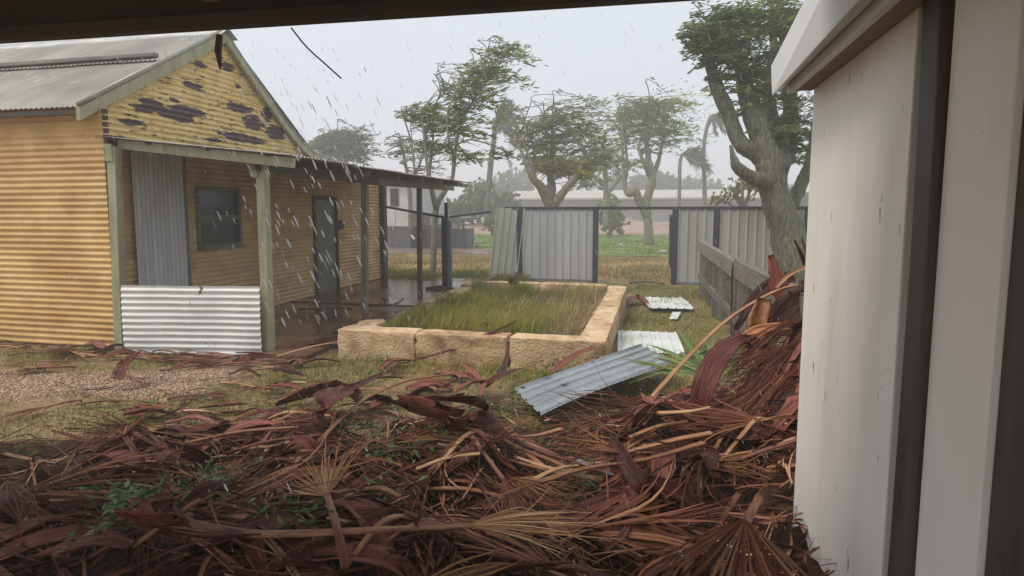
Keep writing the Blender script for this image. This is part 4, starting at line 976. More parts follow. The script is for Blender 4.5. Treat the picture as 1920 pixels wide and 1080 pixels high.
hh = .06 + .34 * sstep(.42, .68, fnoise(xy[:, 0], xy[:, 1], 1.1, 57)) * sstep(-.8, -1.6, xy[:, 0]) * (.7 + .4 * sstep(8, 10.5, xy[:, 1]))
o = blades('planter_grass', xy, .17 + .1 * fnoise(xy[:, 0], xy[:, 1], 2.2, 4), hh, .5, .0042, M['grass_tall'], r, .36)
tag(o, 'tall yellow green grass filling the limestone garden bed', 'grass')
xy = scatter(9000, -3.25, -.84, 6.75, 11.15, r, lambda x, y: .12 + .9 * sstep(.50, .62, fnoise(x, y, 2.3, 66)) + .5 * sstep(-1.7, -1.1, x))
o = blades('dry_weeds', xy, .17 + .1 * fnoise(xy[:, 0], xy[:, 1], 2.2, 4), .13 + .22 * (r.uniform(0, 1, len(xy)) < .12), .8, .0045, M['grass_tan'], r, .7)
tag(o, 'dry brown weeds among the green grass of the garden bed', 'weeds')
def pad_d(x, y): return sstep(.3, .6, fnoise(x, y, .9, 61)) * .9 + .1
xy = scatter(60000, -12, 6, 14.9, 23.5, r, lambda x, y: pad_d(x, y) * (1 - .0 * x))
o = blades('paddock_grass', xy, ground_z(xy[:, 0], xy[:, 1]), .10, .6, .006, M['grass_tan'], r, .45)
tag(o, 'tan and olive paddock grass just beyond the metal fence', 'grass')
xy = scatter(45000, -16, 12, 25, 46, r, lambda x, y: pad_d(x, y) * ~((x < -2.5) & (y < 27.2)))
o = blades('far_lawn_grass', xy, ground_z(xy[:, 0], xy[:, 1]), .09, .6, .011, M['grass_short'], r, .22)
tag(o, 'green lawn beyond the gateway under the windblown tree', 'grass')
xy = scatter(9000, -7.2, -3.0, 14.2, 15.6, r, lambda x, y: sstep(.35, .6, fnoise(x, y, 1.7, 71)))
o = blades('rank_grass', xy, ground_z(xy[:, 0], xy[:, 1]), .24, .7, .006, M['grass_short'], r, .35)
tag(o, 'rank dull green grass along the far edge of the slab', 'grass')

# gravel
def stones(name, xy, z, size, m, r):
    n = len(xy)
    O = np.array([(1, 0, 0), (0, 1, 0), (-1, 0, 0), (0, -1, 0), (0, 0, .7), (0, 0, -.7)])
    Fo = np.array([(0, 1, 4), (1, 2, 4), (2, 3, 4), (3, 0, 4), (1, 0, 5), (2, 1, 5), (3, 2, 5), (0, 3, 5)])
    a = r.uniform(0, 6.28, n); c, s = np.cos(a), np.sin(a)
    sc = size * r.uniform(.5, 1.5, (n, 1, 1)) * r.uniform(.7, 1.3, (n, 6, 1))
    V = O[None] * sc
    V = np.stack([V[..., 0] * c[:, None] - V[..., 1] * s[:, None], V[..., 0] * s[:, None] + V[..., 1] * c[:, None], V[..., 2]], -1)
    V += np.column_stack([xy, z])[:, None, :]
    F = (Fo[None] + np.arange(n)[:, None, None] * 6).reshape(-1, 3)
    o = link(name, np_mesh(name, V.reshape(-1, 3), F, {'rnd': np.repeat(r.uniform(0, 1, n), 6)}), m)
    o['kind'] = 'stuff'; return o
xy = scatter(36000, -8, -3.4, 3.6, 6.0, r, lambda x, y: gravel_mask(x, y) ** 1.5)
o = stones('gravel', xy, ground_z(xy[:, 0], xy[:, 1]) + .002, .011, M['stone'], r)
tag(o, 'pinkish tan gravel patch in front of the white screen', 'gravel')

# ================================================================== STORM DEBRIS
def surf(x, y): return np.maximum(pile(x, y), ground_z(x, y))
PROUD = 0.0
def S(u, v, lift=0.0):
    """point of the debris surface (raised by lift)"""
    t = np.arange(1.2, 14, .008); P = CP + np.outer(t, ray(u, v))
    hit = P[:, 2] <= surf(P[:, 0], P[:, 1]) + lift + PROUD
    return P[int(np.argmax(hit))] if hit.any() else P[-1]
# matted bed of the pile
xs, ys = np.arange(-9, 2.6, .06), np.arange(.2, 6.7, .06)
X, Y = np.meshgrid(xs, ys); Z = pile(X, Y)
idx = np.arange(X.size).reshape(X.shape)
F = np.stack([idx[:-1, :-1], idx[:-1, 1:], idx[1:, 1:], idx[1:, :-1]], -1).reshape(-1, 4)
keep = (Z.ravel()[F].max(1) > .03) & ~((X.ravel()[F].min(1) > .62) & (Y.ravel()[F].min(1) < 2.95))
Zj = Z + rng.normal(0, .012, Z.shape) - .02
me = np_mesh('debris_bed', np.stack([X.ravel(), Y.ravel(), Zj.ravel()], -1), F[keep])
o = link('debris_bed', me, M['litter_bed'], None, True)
tag(o, 'matted bed of soaked palm litter over the foreground, coloured dark as crevice shade', 'debris', kind='stuff')

# loose strips of torn leaf
def litter(name, n, r, lab, dens, L=(.10, .55), W=(.003, .011), lift=.05, main=.35, spread=.9, rbias=.42, x=(-9, 2.4), y=(1.0, 6.4)):
    c = scatter(n, x[0], x[1], y[0], y[1], r, dens)
    n = len(c); s = 6
    ang = np.where(r.uniform(0, 1, n) < .75, main + r.normal(0, spread, n), r.uniform(0, 6.28, n))
    ln = r.uniform(*L, n) * r.uniform(.6, 1, n)
    t = np.linspace(-.5, .5, s)
    dx, dy = np.cos(ang), np.sin(ang)
    bend = r.normal(0, .06, n)
    P = np.zeros((n, s, 3))
    for i, tt in enumerate(t):
        off = bend * ln * (tt * tt * 4 - .5)
        P[:, i, 0] = c[:, 0] + dx * ln * tt - dy * off; P[:, i, 1] = c[:, 1] + dy * ln * tt + dx * off
    zl = surf(P[..., 0], P[..., 1])
    tilt = r.normal(0, .16, n)[:, None] * ln[:, None] * t[None, :]
    arch = (r.uniform(-.02, .12, n) * ln)[:, None] * (1 - (2 * t[None, :]) ** 2)
    P[..., 2] = np.maximum(zl, zl.mean(1)[:, None] + tilt) + arch + r.uniform(.0, lift, n)[:, None]
    roll = r.normal(0, .8, n)
    side = np.stack([-dy * np.cos(roll), dx * np.cos(roll), np.sin(roll)], -1)
    w = r.uniform(*W, n)
    prof = np.array([.55, 1, 1, .85, .55, .08])
    Wd = side[:, None, :] * (w[:, None] * prof[None, :])[..., None]
    kl = np.zeros((n, s, 3)); kl[..., 2] = (w[:, None] * prof[None, :]) * .45
    rn = np.clip(rbias - .05 + r.normal(0, .25, n), 0, 1)
    o = strips(name, P, Wd, rn, M['litter'], None, kl)
    return tag(o, lab, 'debris', kind='stuff')
r = np.random.default_rng(33)
def in_pile(x, y): return np.clip(sstep(.02, .18, pile(x, y)), 0, 1) * (.35 + .65 * sstep(.35, .6, fnoise(x, y, 1.6, 23))) * ~((x > .64) & (y < 3.02))
litter('palm_litter', 9000, r, 'tangle of torn brown palm leaf strips over the debris', in_pile, (.12, .6), (.004, .013))
litter('palm_litter', 3500, r, 'straight torn leaf strips closest to the porch', in_pile, (.10, .5), (.003, .010), .06, .4, .8, .45, (-4, .64), (1.2, 3.0))
litter('palm_litter', 8000, r, 'fine dark stems and fibres strewn through the debris', in_pile, (.15, .6), (.0012, .004), .09, .5, 1.2, .30)
litter('palm_litter', 2600, r, 'pale dry leaf slivers lying on top of the debris', in_pile, (.08, .38), (.003, .010), .07, .3, .8, .80)
def fringe(x, y):
    f = .45 * sstep(-2.0, .1, np.interp(x, EDGE_X, EDGE_Y) - y) * sstep(.45, .6, fnoise(x, y, 2.0, 81))
    foot = .9 * sstep(.32, .05, np.abs(y - 5.92)) * (x < -3.7)
    return np.maximum(f, foot) * ~((x > -3.65) & (y > 6.3))
litter('yard_litter', 9000, r, 'sparse brown leaf litter scattered on the grass and along the cottage foot', fringe, (.08, .5), (.003, .010), .02, .15, .7, .38)
litter('yard_litter', 1300, r, 'brown litter blown onto the wet slab edge', lambda x, y: sstep(.6, .1, np.abs(x + 3.85)) * (y > 6.6), (.08, .4), (.003, .010), .05, 1.2, .7, .28, (-5, -3.3), (6.4, 11.5))

def strap(name, pts, hw, m, parent=None, trough=.35, thick=.004, n=16, up=None, twist=0.0, ragged=0.0, seed=0):
    """curved, troughed strap of leaf base: pts centre line, hw half widths along it"""
    r_ = np.random.default_rng(seed + int(abs(pts[0][0]) * 1000) % 9999)
    P = catmull(pts, n); h = np.interp(np.linspace(0, 1, n), np.linspace(0, 1, len(hw)), hw)
    k = 7; a = np.linspace(-1, 1, k)
    V = []
    for i in range(n):
        t = P[min(i + 1, n - 1)] - P[max(i - 1, 0)]; t /= np.linalg.norm(t) + 1e-9
        u0 = np.array([0, 0, 1.0]) if up is None else np.array(up, float)
        sd = np.cross(t, u0); sd /= np.linalg.norm(sd) + 1e-9
        nn = np.cross(sd, t)
        tw = twist * i / (n - 1)
        s2 = sd * math.cos(tw) + nn * math.sin(tw); n2 = nn * math.cos(tw) - sd * math.sin(tw)
        wob = 1 + ragged * r_.normal(0, 1, k)
        top = [P[i] + s2 * h[i] * q * wob[j] + n2 * (trough * h[i] * q * q) for j, q in enumerate(a)]
        V += top + [p - n2 * thick for p in top[::-1]]
    c = 2 * k; Fq = []
    for i in range(n - 1):
        for j in range(c): Fq.append((i * c + j, i * c + (j + 1) % c, (i + 1) * c + (j + 1) % c, (i + 1) * c + j))
    mb = MB(); mb.add(V, Fq)
    for i in (0, n - 1):
        for j in range(k - 1):
            q = (i * c + j, i * c + j + 1, i * c + c - 2 - j, i * c + c - 1 - j); mb.f.append(q if i == 0 else q[::-1])
    o = mb.build(name, m, parent, True)
    L_ = float(np.linalg.norm(np.diff(P, axis=0), axis=1).sum())
    ac = np.tile(np.concatenate([a, a[::-1]]), n) * np.repeat(h, c); al = np.repeat(np.linspace(0, L_, n), c)
    for nm, arr in (('across', ac), ('along', al)):
        o.data.attributes.new(nm, 'FLOAT', 'POINT').data.foreach_set('value', np.ascontiguousarray(arr, dtype=np.float32))
    return o
def fan(name, base, dirv, nrm, L, spread, n, m, parent, r_, droop=.25, rad_fuse=.45, bias=.5, follow=True, wmul=1.0, messy=.08):
    dirv = np.array(dirv, float); dirv /= np.linalg.norm(dirv); nrm = np.array(nrm, float)
    sd = np.cross(nrm, dirv); sd /= np.linalg.norm(sd); nr = np.cross(dirv, sd)
    th = np.linspace(-spread, spread, n) + r_.normal(0, messy, n) * spread * .35
    s = 9; t = np.linspace(0, 1, s)
    P = np.zeros((n, s, 3)); W = np.zeros((n, s, 3)); K = np.zeros((n, s, 3))
    dth = 2 * spread / n
    for i in range(n):
        dd = dirv * math.cos(th[i]) + sd * math.sin(th[i]); pd = -dirv * math.sin(th[i]) + sd * math.cos(th[i])
        l = L * (1 - .22 * (abs(th[i]) / max(spread, .1)) ** 2) * r_.uniform(.8, 1.08)
        b1 = r_.normal(0, messy * 1.6); z1 = r_.normal(0, messy)
        p = np.array(base) + np.outer(t * l, dd) + np.outer((np.clip(t - rad_fuse, 0, 1) ** 2) * l * b1 * 2.2, pd) + np.outer(t ** 2 * l * z1, nr)
        if r_.uniform() < .4:      # snapped leaflet
            tk_ = r_.uniform(.35, .8); kv = pd * r_.normal(0, .7) + nr * r_.normal(-.1, .35) - dd * r_.uniform(0, .5)
            p += np.outer(np.clip(t - tk_, 0, 1) * l, kv)
        p[:, 2] -= droop * L * t ** 2.2 * r_.uniform(.6, 1.4)
        p += nr * (.06 * L * math.cos(th[i] * 1.3)) * (t * (1 - t))[:, None] * 4 * .4
        if follow: p[:, 2] = np.maximum(p[:, 2], surf(p[:, 0], p[:, 1]) + .006 + .02 * r_.uniform())
        hw = np.where(t < rad_fuse, t * l * math.tan(min(dth, .3)) * .62, rad_fuse * l * math.tan(min(dth, .3)) * .62 * (1 - (t - rad_fuse) / (1 - rad_fuse)) ** .7) * wmul
        hw = np.clip(hw, .0012, .019)
        P[i] = p; W[i] = pd[None] * hw[:, None]; K[i] = nr[None] * (hw * (.8 if i % 2 else -.5))[:, None]
    rn = np.clip(bias + r_.normal(0, .2, n), 0, 1)
    return strips(name, P, W, rn, m, parent, K)
def frond(label, path, hw, fanp=None, sheath=None, pm='petiole', bm='frond_blade', group=None, seed=0, trough=.5, cat='palm frond', name='palm_frond'):
    """path: centre line of the stalk from its foot to the hub; fanp: dict for the leaf fan at the hub; sheath: (hw list, length) at the foot"""
    r_ = np.random.default_rng(seed)
    path = [np.array(p, float) for p in path]
    root = empty(name, tuple(float(q) for q in path[0]), label, cat, group)
    if sheath:
        strap('leaf_base', [path[0] + np.array(q) for q in sheath[0]], sheath[1], M[sheath[2] if len(sheath) > 2 else 'sheath'], root, .55, .006, seed=seed, ragged=.06)
    strap('stalk', path, hw, M[pm], root, trough, .010, n=18)
    if fanp:
        f = dict(L=.6, spread=.6, n=26, droop=.25, nrm=(0, 0, 1)); f.update(fanp)
        d_ = f.get('dir'); d_ = path[-1] - path[-2] if d_ is None else d_
        fan('leaf_blade', path[-1] - .02 * np.array(d_) / np.linalg.norm(d_), d_, f['nrm'], f['L'], f['spread'], f['n'], M[bm], root, r_, f['droop'], bias=f.get('bias', .5), messy=f.get('messy', .08), wmul=f.get('wmul', 1.0), follow=f.get('follow', True))
    return root
def piece(label, pts, hw, m='sheath', trough=.5, twist=0.0, up=None, ragged=.05, cat='leaf base', name='palm_leaf_base', n=16, seed=0, group=None, thick=.005):
    o = strap(name, pts, hw, M[m], None, trough, thick, n, up, twist, ragged, seed)
    return tag(o, label, cat, group)

# --- singled out pieces lie on top of the tangle
PROUD = .085
frond('long tan stalked frond whose fan spreads flat along the bottom of the pile', [S(330, 985, .10), S(480, 1003, .09), S(690, 995, .12), S(885, 985, .12)], [.030, .020, .014, .012],
      dict(dir=S(1130, 985, .12) - S(885, 985, .12), L=.62, spread=.42, n=34, droop=.10, bias=.75, nrm=(-.1, -.45, 1)), None, 'petiole', 'frond_gold', seed=2)
piece('broad maroon leaf base splayed at the foot of the long tan stalk', [S(298, 925, .14), S(330, 985, .10), S(390, 1005, .08), S(490, 1004, .085)], [.012, .045, .05, .024], 'sheath', .5, .3)
piece('knotted dark red husk beside the long tan stalk', [S(240, 965, .08), S(285, 985, .14), S(345, 1000, .05)], [.05, .085, .05], 'sheath_red', .9, .5, ragged=.22)
frond('upright golden fan frond with short reddish stalk', [S(648, 1062, .05), S(632, 990, .10), S(612, 925, .13)], [.017, .014, .012],
      dict(dir=S(604, 830, .16) - S(612, 925, .13) + np.array([0, 0, .10]), L=.36, spread=.80, n=40, droop=.02, bias=.62, nrm=(.05, -.75, .6), follow=True), None, 'petiole_dark', 'frond_gold', seed=4)
frond('broad red brown fan drooping from a pale upright stalk', [S(1440, 905, .30), S(1418, 945, .26), S(1395, 985, .22)], [.020, .016, .016],
      dict(dir=S(1385, 1075, .08) - S(1395, 985, .22), L=.42, spread=1.05, n=44, droop=.10, bias=.55, nrm=(-.1, -.7, .7), follow=False), None, 'petiole', 'frond_blade', seed=6)
piece('dark maroon leaf base standing upright with pointed tip', [S(1143, 812, .12), S(1165, 850, .13), S(1195, 900, .12), S(1228, 945, .04)], [.010, .040, .044, .020], 'sheath', .35, .2, up=(-.2, -1, .35))
piece('dark maroon leaf base sloping down to the right of the upright one', [S(1215, 895, .07), S(1255, 915, .10), S(1295, 940, .08), S(1325, 975, .02)], [.018, .040, .042, .02], 'sheath', .35, -.2, up=(0, -.7, .7))
piece('short bright orange stub under the crossed maroon leaf bases', [S(1222, 930, .04), S(1226, 955, .03), S(1222, 975, .01)], [.020, .018, .008], 'sheath_orange', .5, up=(0, -.8, .5))
piece('thin arched dark stem looping beside the maroon leaf bases', [S(1165, 905, .10), S(1188, 950, .10), S(1170, 1000, .06), S(1135, 1032, .02)], [.010, .012, .014, .010], 'sheath', .3, up=(0, -.7, .6))
frond('small grey frond laid at the foot of the orange stub', [S(1150, 1035, .05), S(1212, 990, .05)], [.008, .007], dict(dir=S(1280, 1010, .04) - S(1212, 990, .05), L=.25, spread=.75, n=20, droop=.05, bias=.45), None, 'petiole', 'frond_blade', seed=7)
piece('lilac grey flat strap of leaf base lying in the strips', [S(1082, 862, .05), S(1110, 876, .06), S(1150, 890, .04)], [.016, .018, .010], 'sheath_lilac' if 'sheath_lilac' in M else 'sheath_red', .3)
frond('orange stalked frond lying across pile below the ribbed sheet', [S(1335, 812, .16), S(1260, 826, .14), S(1165, 850, .12)], [.016, .015, .012], dict(dir=S(1050, 830, .10) - S(1165, 850, .12), L=.5, spread=.35, n=26, droop=.1, bias=.45), None, 'petiole', 'frond_blade', seed=8)
frond('frond with orange stalk aimed at the shed corner', [S(1330, 765, .20), S(1290, 772, .18), S(1232, 775, .14)], [.018, .016, .014], dict(dir=S(1110, 780, .10) - S(1232, 775, .14), L=.55, spread=.22, n=22, droop=.1, bias=.35), None, 'petiole', 'frond_blade', seed=9)
frond('tan stalked frond running diagonally through the middle of the pile', [S(1320, 830, .16), S(1215, 860, .14), S(1100, 878, .14), S(1010, 905, .12)], [.013, .013, .014, .018], dict(dir=S(880, 960, .08) - S(1010, 905, .12), L=.5, spread=.22, n=20, droop=.1, bias=.5), None, 'petiole', 'frond_blade', seed=10)
frond('long diagonal stalk rising from the golden fan to the crumpled husks', [S(598, 828, .08), S(640, 785, .10), S(690, 745, .10), S(760, 715, .08), S(850, 700, .07)], [.010, .012, .013, .013, .010], None, None, 'petiole', seed=11)
piece('crumpled brown husk lying on the grass', [S(520, 760, .04), S(580, 745, .10), S(640, 735, .12), S(675, 760, .05)], [.05, .13, .12, .04], 'sheath_red', .7, .6, ragged=.25, n=22)
piece('folded dark husk standing behind the crumpled brown one', [S(600, 790, .05), S(625, 750, .16), S(660, 730, .14), S(720, 700, .05)], [.09, .085, .05, .015], 'sheath', .6, -.5, ragged=.2)
piece('pinkish split husk strip lying flat on the grass', [S(440, 790, .03), S(480, 775, .04), S(540, 765, .03)], [.02, .035, .012], 'sheath_red', .3)
piece('crumpled red brown husk in the middle of the grass', [S(755, 755, .10), S(780, 775, .12), S(830, 785, .08), S(865, 800, .03)], [.06, .13, .10, .04], 'sheath_red', .8, .7, ragged=.28, n=22)
piece('dark strap with hooked orange tail beside the red husk', [S(790, 752, .12), S(850, 752, .15), S(905, 765, .10), S(922, 795, .03)], [.04, .08, .05, .012], 'sheath', .5, .3, ragged=.1)
piece('pink torn husk flap below the red brown husk', [S(822, 762, .10), S(845, 780, .08), S(862, 790, .05)], [.012, .03, .012], 'sheath_pink' if 'sheath_pink' in M else 'sheath_red', .5, .2)
for i, (a, b, c_, w, lab) in enumerate([((862, 680), (885, 700), (905, 722), .05, 'spiky red husk lobe pointing up at the planter'), ((980, 690), (940, 705), (905, 725), .04, 'spiky dark husk lobe pointing right along the planter'), ((955, 640), (945, 690), (912, 725), .035, 'tall dark husk lobe leaning against the planter'),
                                    ((845, 740), (880, 720), (915, 715), .035, 'red husk lobe pointing left from the spiky cluster'), ((900, 745), (905, 730), (915, 712), .03, 'short red husk lobe under the spiky cluster')]):
    piece(lab, [S(*a, .10 if i != 2 else .24), S(*b, .10), S(*c_, .05)], [.006, w, w * .5], ['sheath_red', 'sheath', 'sheath', 'sheath_red', 'sheath_red'][i], .6, .4, ragged=.1)
piece('long thin dark strap leaning on the limestone block edge', [np.array(G(752, 682, .04)), np.array(G(850, 655, .17)), np.array(G(915, 628, .32)), np.array(G(968, 602, .42))], [.006, .018, .045, .012], 'sheath', .4, .9, up=(0, -.7, .7))
piece('curved dark red strap standing at the planter corner', [S(1032, 700, .05), S(1058, 680, .14), S(1088, 662, .17), S(1115, 652, .19)], [.016, .032, .036, .022], 'sheath_red', .5, .2, up=(0, -.6, .8))
piece('red brown boot shaped leaf base near the left edge of pile', [S(150, 868, .07), S(205, 858, .13), S(250, 878, .13), S(290, 905, .05)], [.012, .055, .06, .04], 'sheath_red', .6, .3)
piece('dark arched husk like a hoop', [S(285, 905, .04), S(300, 862, .16), S(345, 845, .18), S(385, 865, .12), S(395, 900, .04)], [.03, .04, .035, .04, .02], 'sheath', .4, .2, up=(0, -1, .3))
piece('dark hollow strap half buried beside green leaves', [S(330, 960, .05), S(380, 925, .10), S(440, 905, .10)], [.012, .035, .014], 'sheath', .6, .2, up=(0, -.6, .7))
frond('grey stick with a thin fan tip below the hoop husk', [S(250, 1024, .04), S(345, 955, .10), S(400, 925, .10)], [.012, .010, .007], None, None, 'petiole', seed=21)
frond('small fan frond splayed at the left end of the pile', [S(255, 850, .06), S(232, 815, .08)], [.014, .012], dict(dir=S(190, 775, .10) - S(232, 815, .08), L=.36, spread=.9, n=30, droop=.05, bias=.4, nrm=(0, -.5, .8)), None, 'petiole_dark', 'frond_blade', seed=13)
piece('fallen red leaf base at the cottage corner', [S(225, 712, .03), S(236, 685, .14), S(262, 660, .20)], [.06, .07, .025], 'sheath_red', .6, .4, ragged=.15)
piece('red leaf base cut off by the bottom left of the pile', [S(120, 1035, .05), S(190, 1018, .08), S(243, 1025, .06)], [.03, .05, .03], 'sheath_red', .5)
for i, (a, b, lab) in enumerate([((370, 690), (480, 680), 'thin tan stalk lying on the gravel'), ((300, 695), (440, 683), 'reddish stalk lying along the gravel edge'), ((520, 668), (640, 640), 'pale thin stalk beside the limestone block'), ((150, 905), (260, 893), 'pale flat stalk at the left of pile'), ((655, 862), (752, 872), 'cream broken stalk end in the dark strips'), ((680, 918), (750, 930), 'cream snapped stick in the dark strips'),
                               ((1000, 900), (1085, 872), 'tan stick lying through the middle strips'), ((1180, 820), (1290, 790), 'thin orange stalk under ribbed sheet'), ((780, 880), (900, 850), 'dull stalk beside the green leaf scraps'), ((455, 805), (610, 790), 'long brown stalk on the grass edge'), ((350, 830), (560, 800), 'split brown stalk above the hoop husk'), ((420, 850), (600, 815), 'reddish stalk lying beside the split one')]):
    p, q = S(*a, .035), S(*b, .05)
    frond(lab, [p, (p + q) / 2 + np.array([0, 0, .02]), q], [.014, .012, .008], None, None, ['petiole', 'petiole_dark'][i in (1, 9, 11)], seed=40 + i, cat='stalk', name='palm_stalk')

# --- heap by the shed: long stalks, hanging skirts of dead leaf
frond('long tan stalk arching over the heap to the shed', [D(1215, 755, 4.3), D(1290, 670, 4.5), D(1370, 595, 4.6), D(1450, 548, 4.6), D(1500, 535, 4.5), D(1530, 545, 4.4)], [.012, .013, .015, .017, .02, .022], None, None, 'petiole', seed=51)
frond('thinner cream stalk lying below the arching one', [D(1195, 775, 4.2), D(1270, 690, 4.5), D(1340, 620, 4.7), D(1400, 575, 4.8)], [.010, .012, .011, .004], None, None, 'petiole', seed=52)
piece('large drooping purple brown strap hanging from the heap', [D(1440, 655, 4.25), D(1392, 640, 4.2), D(1352, 670, 4.0), D(1322, 730, 3.9), D(1312, 790, 3.9), D(1322, 815, 3.9)], [.03, .06, .085, .075, .05, .015], 'sheath', .45, .3, up=(-.5, -.7, .4))
piece('bright orange leaf base end poking from the heap', [D(1380, 640, 4.3), D(1420, 620, 4.28), D(1478, 612, 4.27)], [.010, .034, .030], 'sheath_orange', .6, up=(-.2, -.7, .6))
piece('amber leaf base standing in the heap behind the orange end', [D(1410, 690, 4.45), D(1420, 620, 4.5), D(1432, 560, 4.55)], [.09, .085, .05], 'amber' if 'amber' in M else 'sheath_orange', .5, up=(0, -1, .2), ragged=.1)
piece('dark red pointed leaf base at the top of the heap', [D(1485, 590, 4.65), D(1462, 535, 4.7), D(1445, 478, 4.75)], [.05, .07, .02], 'sheath_red', .6, .2, up=(-.2, -1, .1))
piece('dark crescent leaf base against the shed corner', [D(1440, 640, 4.4), D(1480, 590, 4.35), D(1530, 560, 4.3)], [.03, .12, .13], 'sheath', .6, up=(-.3, -.8, .4))
piece('tall dark husk strap leaning on the timber rails', [D(1380, 620, 4.6), D(1410, 570, 4.7), D(1450, 535, 4.75), D(1490, 520, 4.7)], [.02, .05, .06, .05], 'sheath', .5, .2, up=(-.3, -.8, .5))
piece('thin dark spike rising from the heap top', [D(1512, 500, 4.8), D(1490, 450, 4.8)], [.022, .006], 'sheath', .4, up=(0, -1, 0)); piece('second thin dark spike close against shed', [D(1520, 500, 4.9), D(1503, 445, 4.9)], [.018, .005], 'sheath_red', .4, up=(0, -1, 0))
piece('pale curved stem arching at the heap top', [D(1455, 540, 4.6), D(1480, 515, 4.6), D(1510, 500, 4.6)], [.012, .014, .014], 'petiole', .4, up=(0, -1, .2))
PROUD = 0.0
rs = np.random.default_rng(77)
LANDMARK = [(S(u, v), t) for u, v, t in ((340, 880, 'the hoop shaped husk'), (605, 880, 'the upright golden fan'), (1000, 990, 'the flat golden fan'), (1195, 880, 'the upright maroon leaf base'), (390, 1000, 'the foot of the long tan stalk'), (690, 1000, 'the middle of the long tan stalk'),
            (1400, 1000, 'the drooping red brown fan'), (1010, 790, 'the low end of the ribbed sheet'), (220, 880, 'the boot shaped leaf base'), (210, 810, 'the small fan at the pile edge'), (1200, 760, 'the high end of the ribbed sheet'), (820, 800, 'the red brown husk'), (620, 770, 'the crumpled brown husk'), (740, 930, 'the snapped cream sticks'), (1320, 800, 'the drooping purple strap'), (900, 880, 'the middle strips'), (60, 900, 'the far left litter'), (1250, 950, 'the sloping maroon leaf base'))]
USED = set()
def near(p):
    d_ = [(float(np.hypot(q[0][0] - p[0], q[0][1] - p[1])), q[1]) for q in LANDMARK]; d_.sort(); return d_
def unique(fmt, p, variants):
    for rel in ('beside', 'by', 'near', 'past', 'along', 'against', 'under'):
        for k in range(2):
            nb = near(p)
            where = f'{rel} {nb[k][1]}'
            for vv in variants:
                lab = fmt.format(v=vv, w=where)
                if lab not in USED: USED.add(lab); return lab
    return lab
SK = 'hanging skirts of dead leaf on the heap'
SKL = ['long dark frond skirt falling from the heap crest under the arching stalk', 'dark frond skirt hanging midway down the heap beside the shed', 'topmost frond skirt swept left behind the purple strap', 'dark frond skirt hugging the shed edge halfway down', 'spread brown skirt low against the shed edge',
       'lighter brown skirt crossing the middle of the heap', 'steep hanging skirt nearest the shed under the crescent leaf base', 'tan brown skirt fanned out beside the purple strap', 'short wide skirt above the drooping red brown fan', 'tan skirt lying almost flat at the foot of the heap', 'brown skirt slanting over the lower heap', 'small dark skirt at the foot of the shed edge']
for i, (u, v, t, du_, dv_, L, sp, n, bi) in enumerate([(1500, 640, 4.05, -.9, .65, .85, .30, 34, .30), (1500, 690, 3.9, -.75, .8, .85, .28, 34, .35), (1490, 600, 4.3, -1, .5, .8, .25, 30, .3), (1515, 760, 3.75, -.5, .9, .8, .35, 34, .28), (1500, 820, 3.6, -.45, 1, .7, .4, 34, .3), (1470, 700, 3.9, -.9, .8, .7, .3, 30, .45), (1515, 640, 4.0, -.25, 1, .85, .3, 30, .28),
                                                      (1440, 720, 3.95, -1, .5, .7, .3, 30, .5), (1505, 880, 3.4, -.5, 1, .6, .45, 30, .3), (1420, 790, 3.75, -1, .35, .7, .3, 28, .5), (1480, 760, 3.7, -.8, .8, .7, .3, 30, .4), (1520, 930, 3.25, -.3, 1, .5, .4, 28, .25)]):
    b = D(u, v, t); d_ = RIGHT * du_ - UPV * dv_ * .8 - FWD * .35
    foot = b - d_ / np.linalg.norm(d_) * .5 + np.array([0, 0, .08])
    frond(SKL[i], [foot, (foot + b) / 2 + np.array([0, 0, .04]), b], [.016, .014, .012],
          dict(dir=d_, L=L, spread=sp, n=n, droop=.28, bias=bi, nrm=-FWD + np.array([0, 0, .5]), follow=True, messy=.12, wmul=1.0), None, 'petiole_dark', 'frond_blade', SK, seed=90 + i)
# --- the rest of the tangle
rt = np.random.default_rng(123)
k = 0
while k < 150:
    x = rt.uniform(-5.5, 1.0); y = rt.uniform(1.7, 5.2)
    if pile(x, y) < .13 or (x > .3 and y < 3.4): continue
    a = .35 + rt.normal(0, .6) + (math.pi if rt.uniform() < .5 else 0)
    L = rt.uniform(.35, .75); d_ = np.array([math.cos(a), math.sin(a), 0])
    hub = np.array([x, y, 0]); foot = hub - d_ * L + np.array([-d_[1], d_[0], 0]) * rt.normal(0, .08); mid = (hub + foot) / 2 + np.array([-d_[1], d_[0], 0]) * rt.normal(0, .05)
    if foot[0] > .5 and foot[1] < 3.2: continue
    for p, l in ((hub, .05), (mid, .06), (foot, .035)): p[2] = float(surf(p[0], p[1])) + l + rt.uniform(0, .05)
    fl, fs, fb = rt.uniform(.28, .9), rt.uniform(.10, .55), rt.uniform(.02, .50)
    pm_ = 'petiole' if rt.uniform() < .45 else 'petiole_dark'; bm_ = 'frond_blade' if rt.uniform() < .85 else 'frond_gold'
    tone = 'golden' if bm_ == 'frond_gold' else ('dark brown' if fb < .32 else 'brown')
    shape = 'tightly closed' if fs < .25 else ('half open' if fs < .42 else 'open')
    size = 'long' if fl > .5 else 'short'
    lab = unique(f'{tone} {shape} {size} frond, {"tan" if pm_ == "petiole" else "red"} stalk, {{w}}', hub, [''])
    frond(lab, [foot, mid, hub], [rt.uniform(.012, .022), .012, .010],
          dict(dir=d_ + np.array([0, 0, rt.normal(.0, .08)]), L=fl, spread=fs, n=int(rt.uniform(18, 30)), droop=.12, bias=fb, messy=.2, nrm=(rt.normal(0, .3), rt.normal(-.2, .3), 1)),
          None, pm_, bm_, 'dead fronds in the debris pile', seed=200 + k)
    k += 1
k = 0
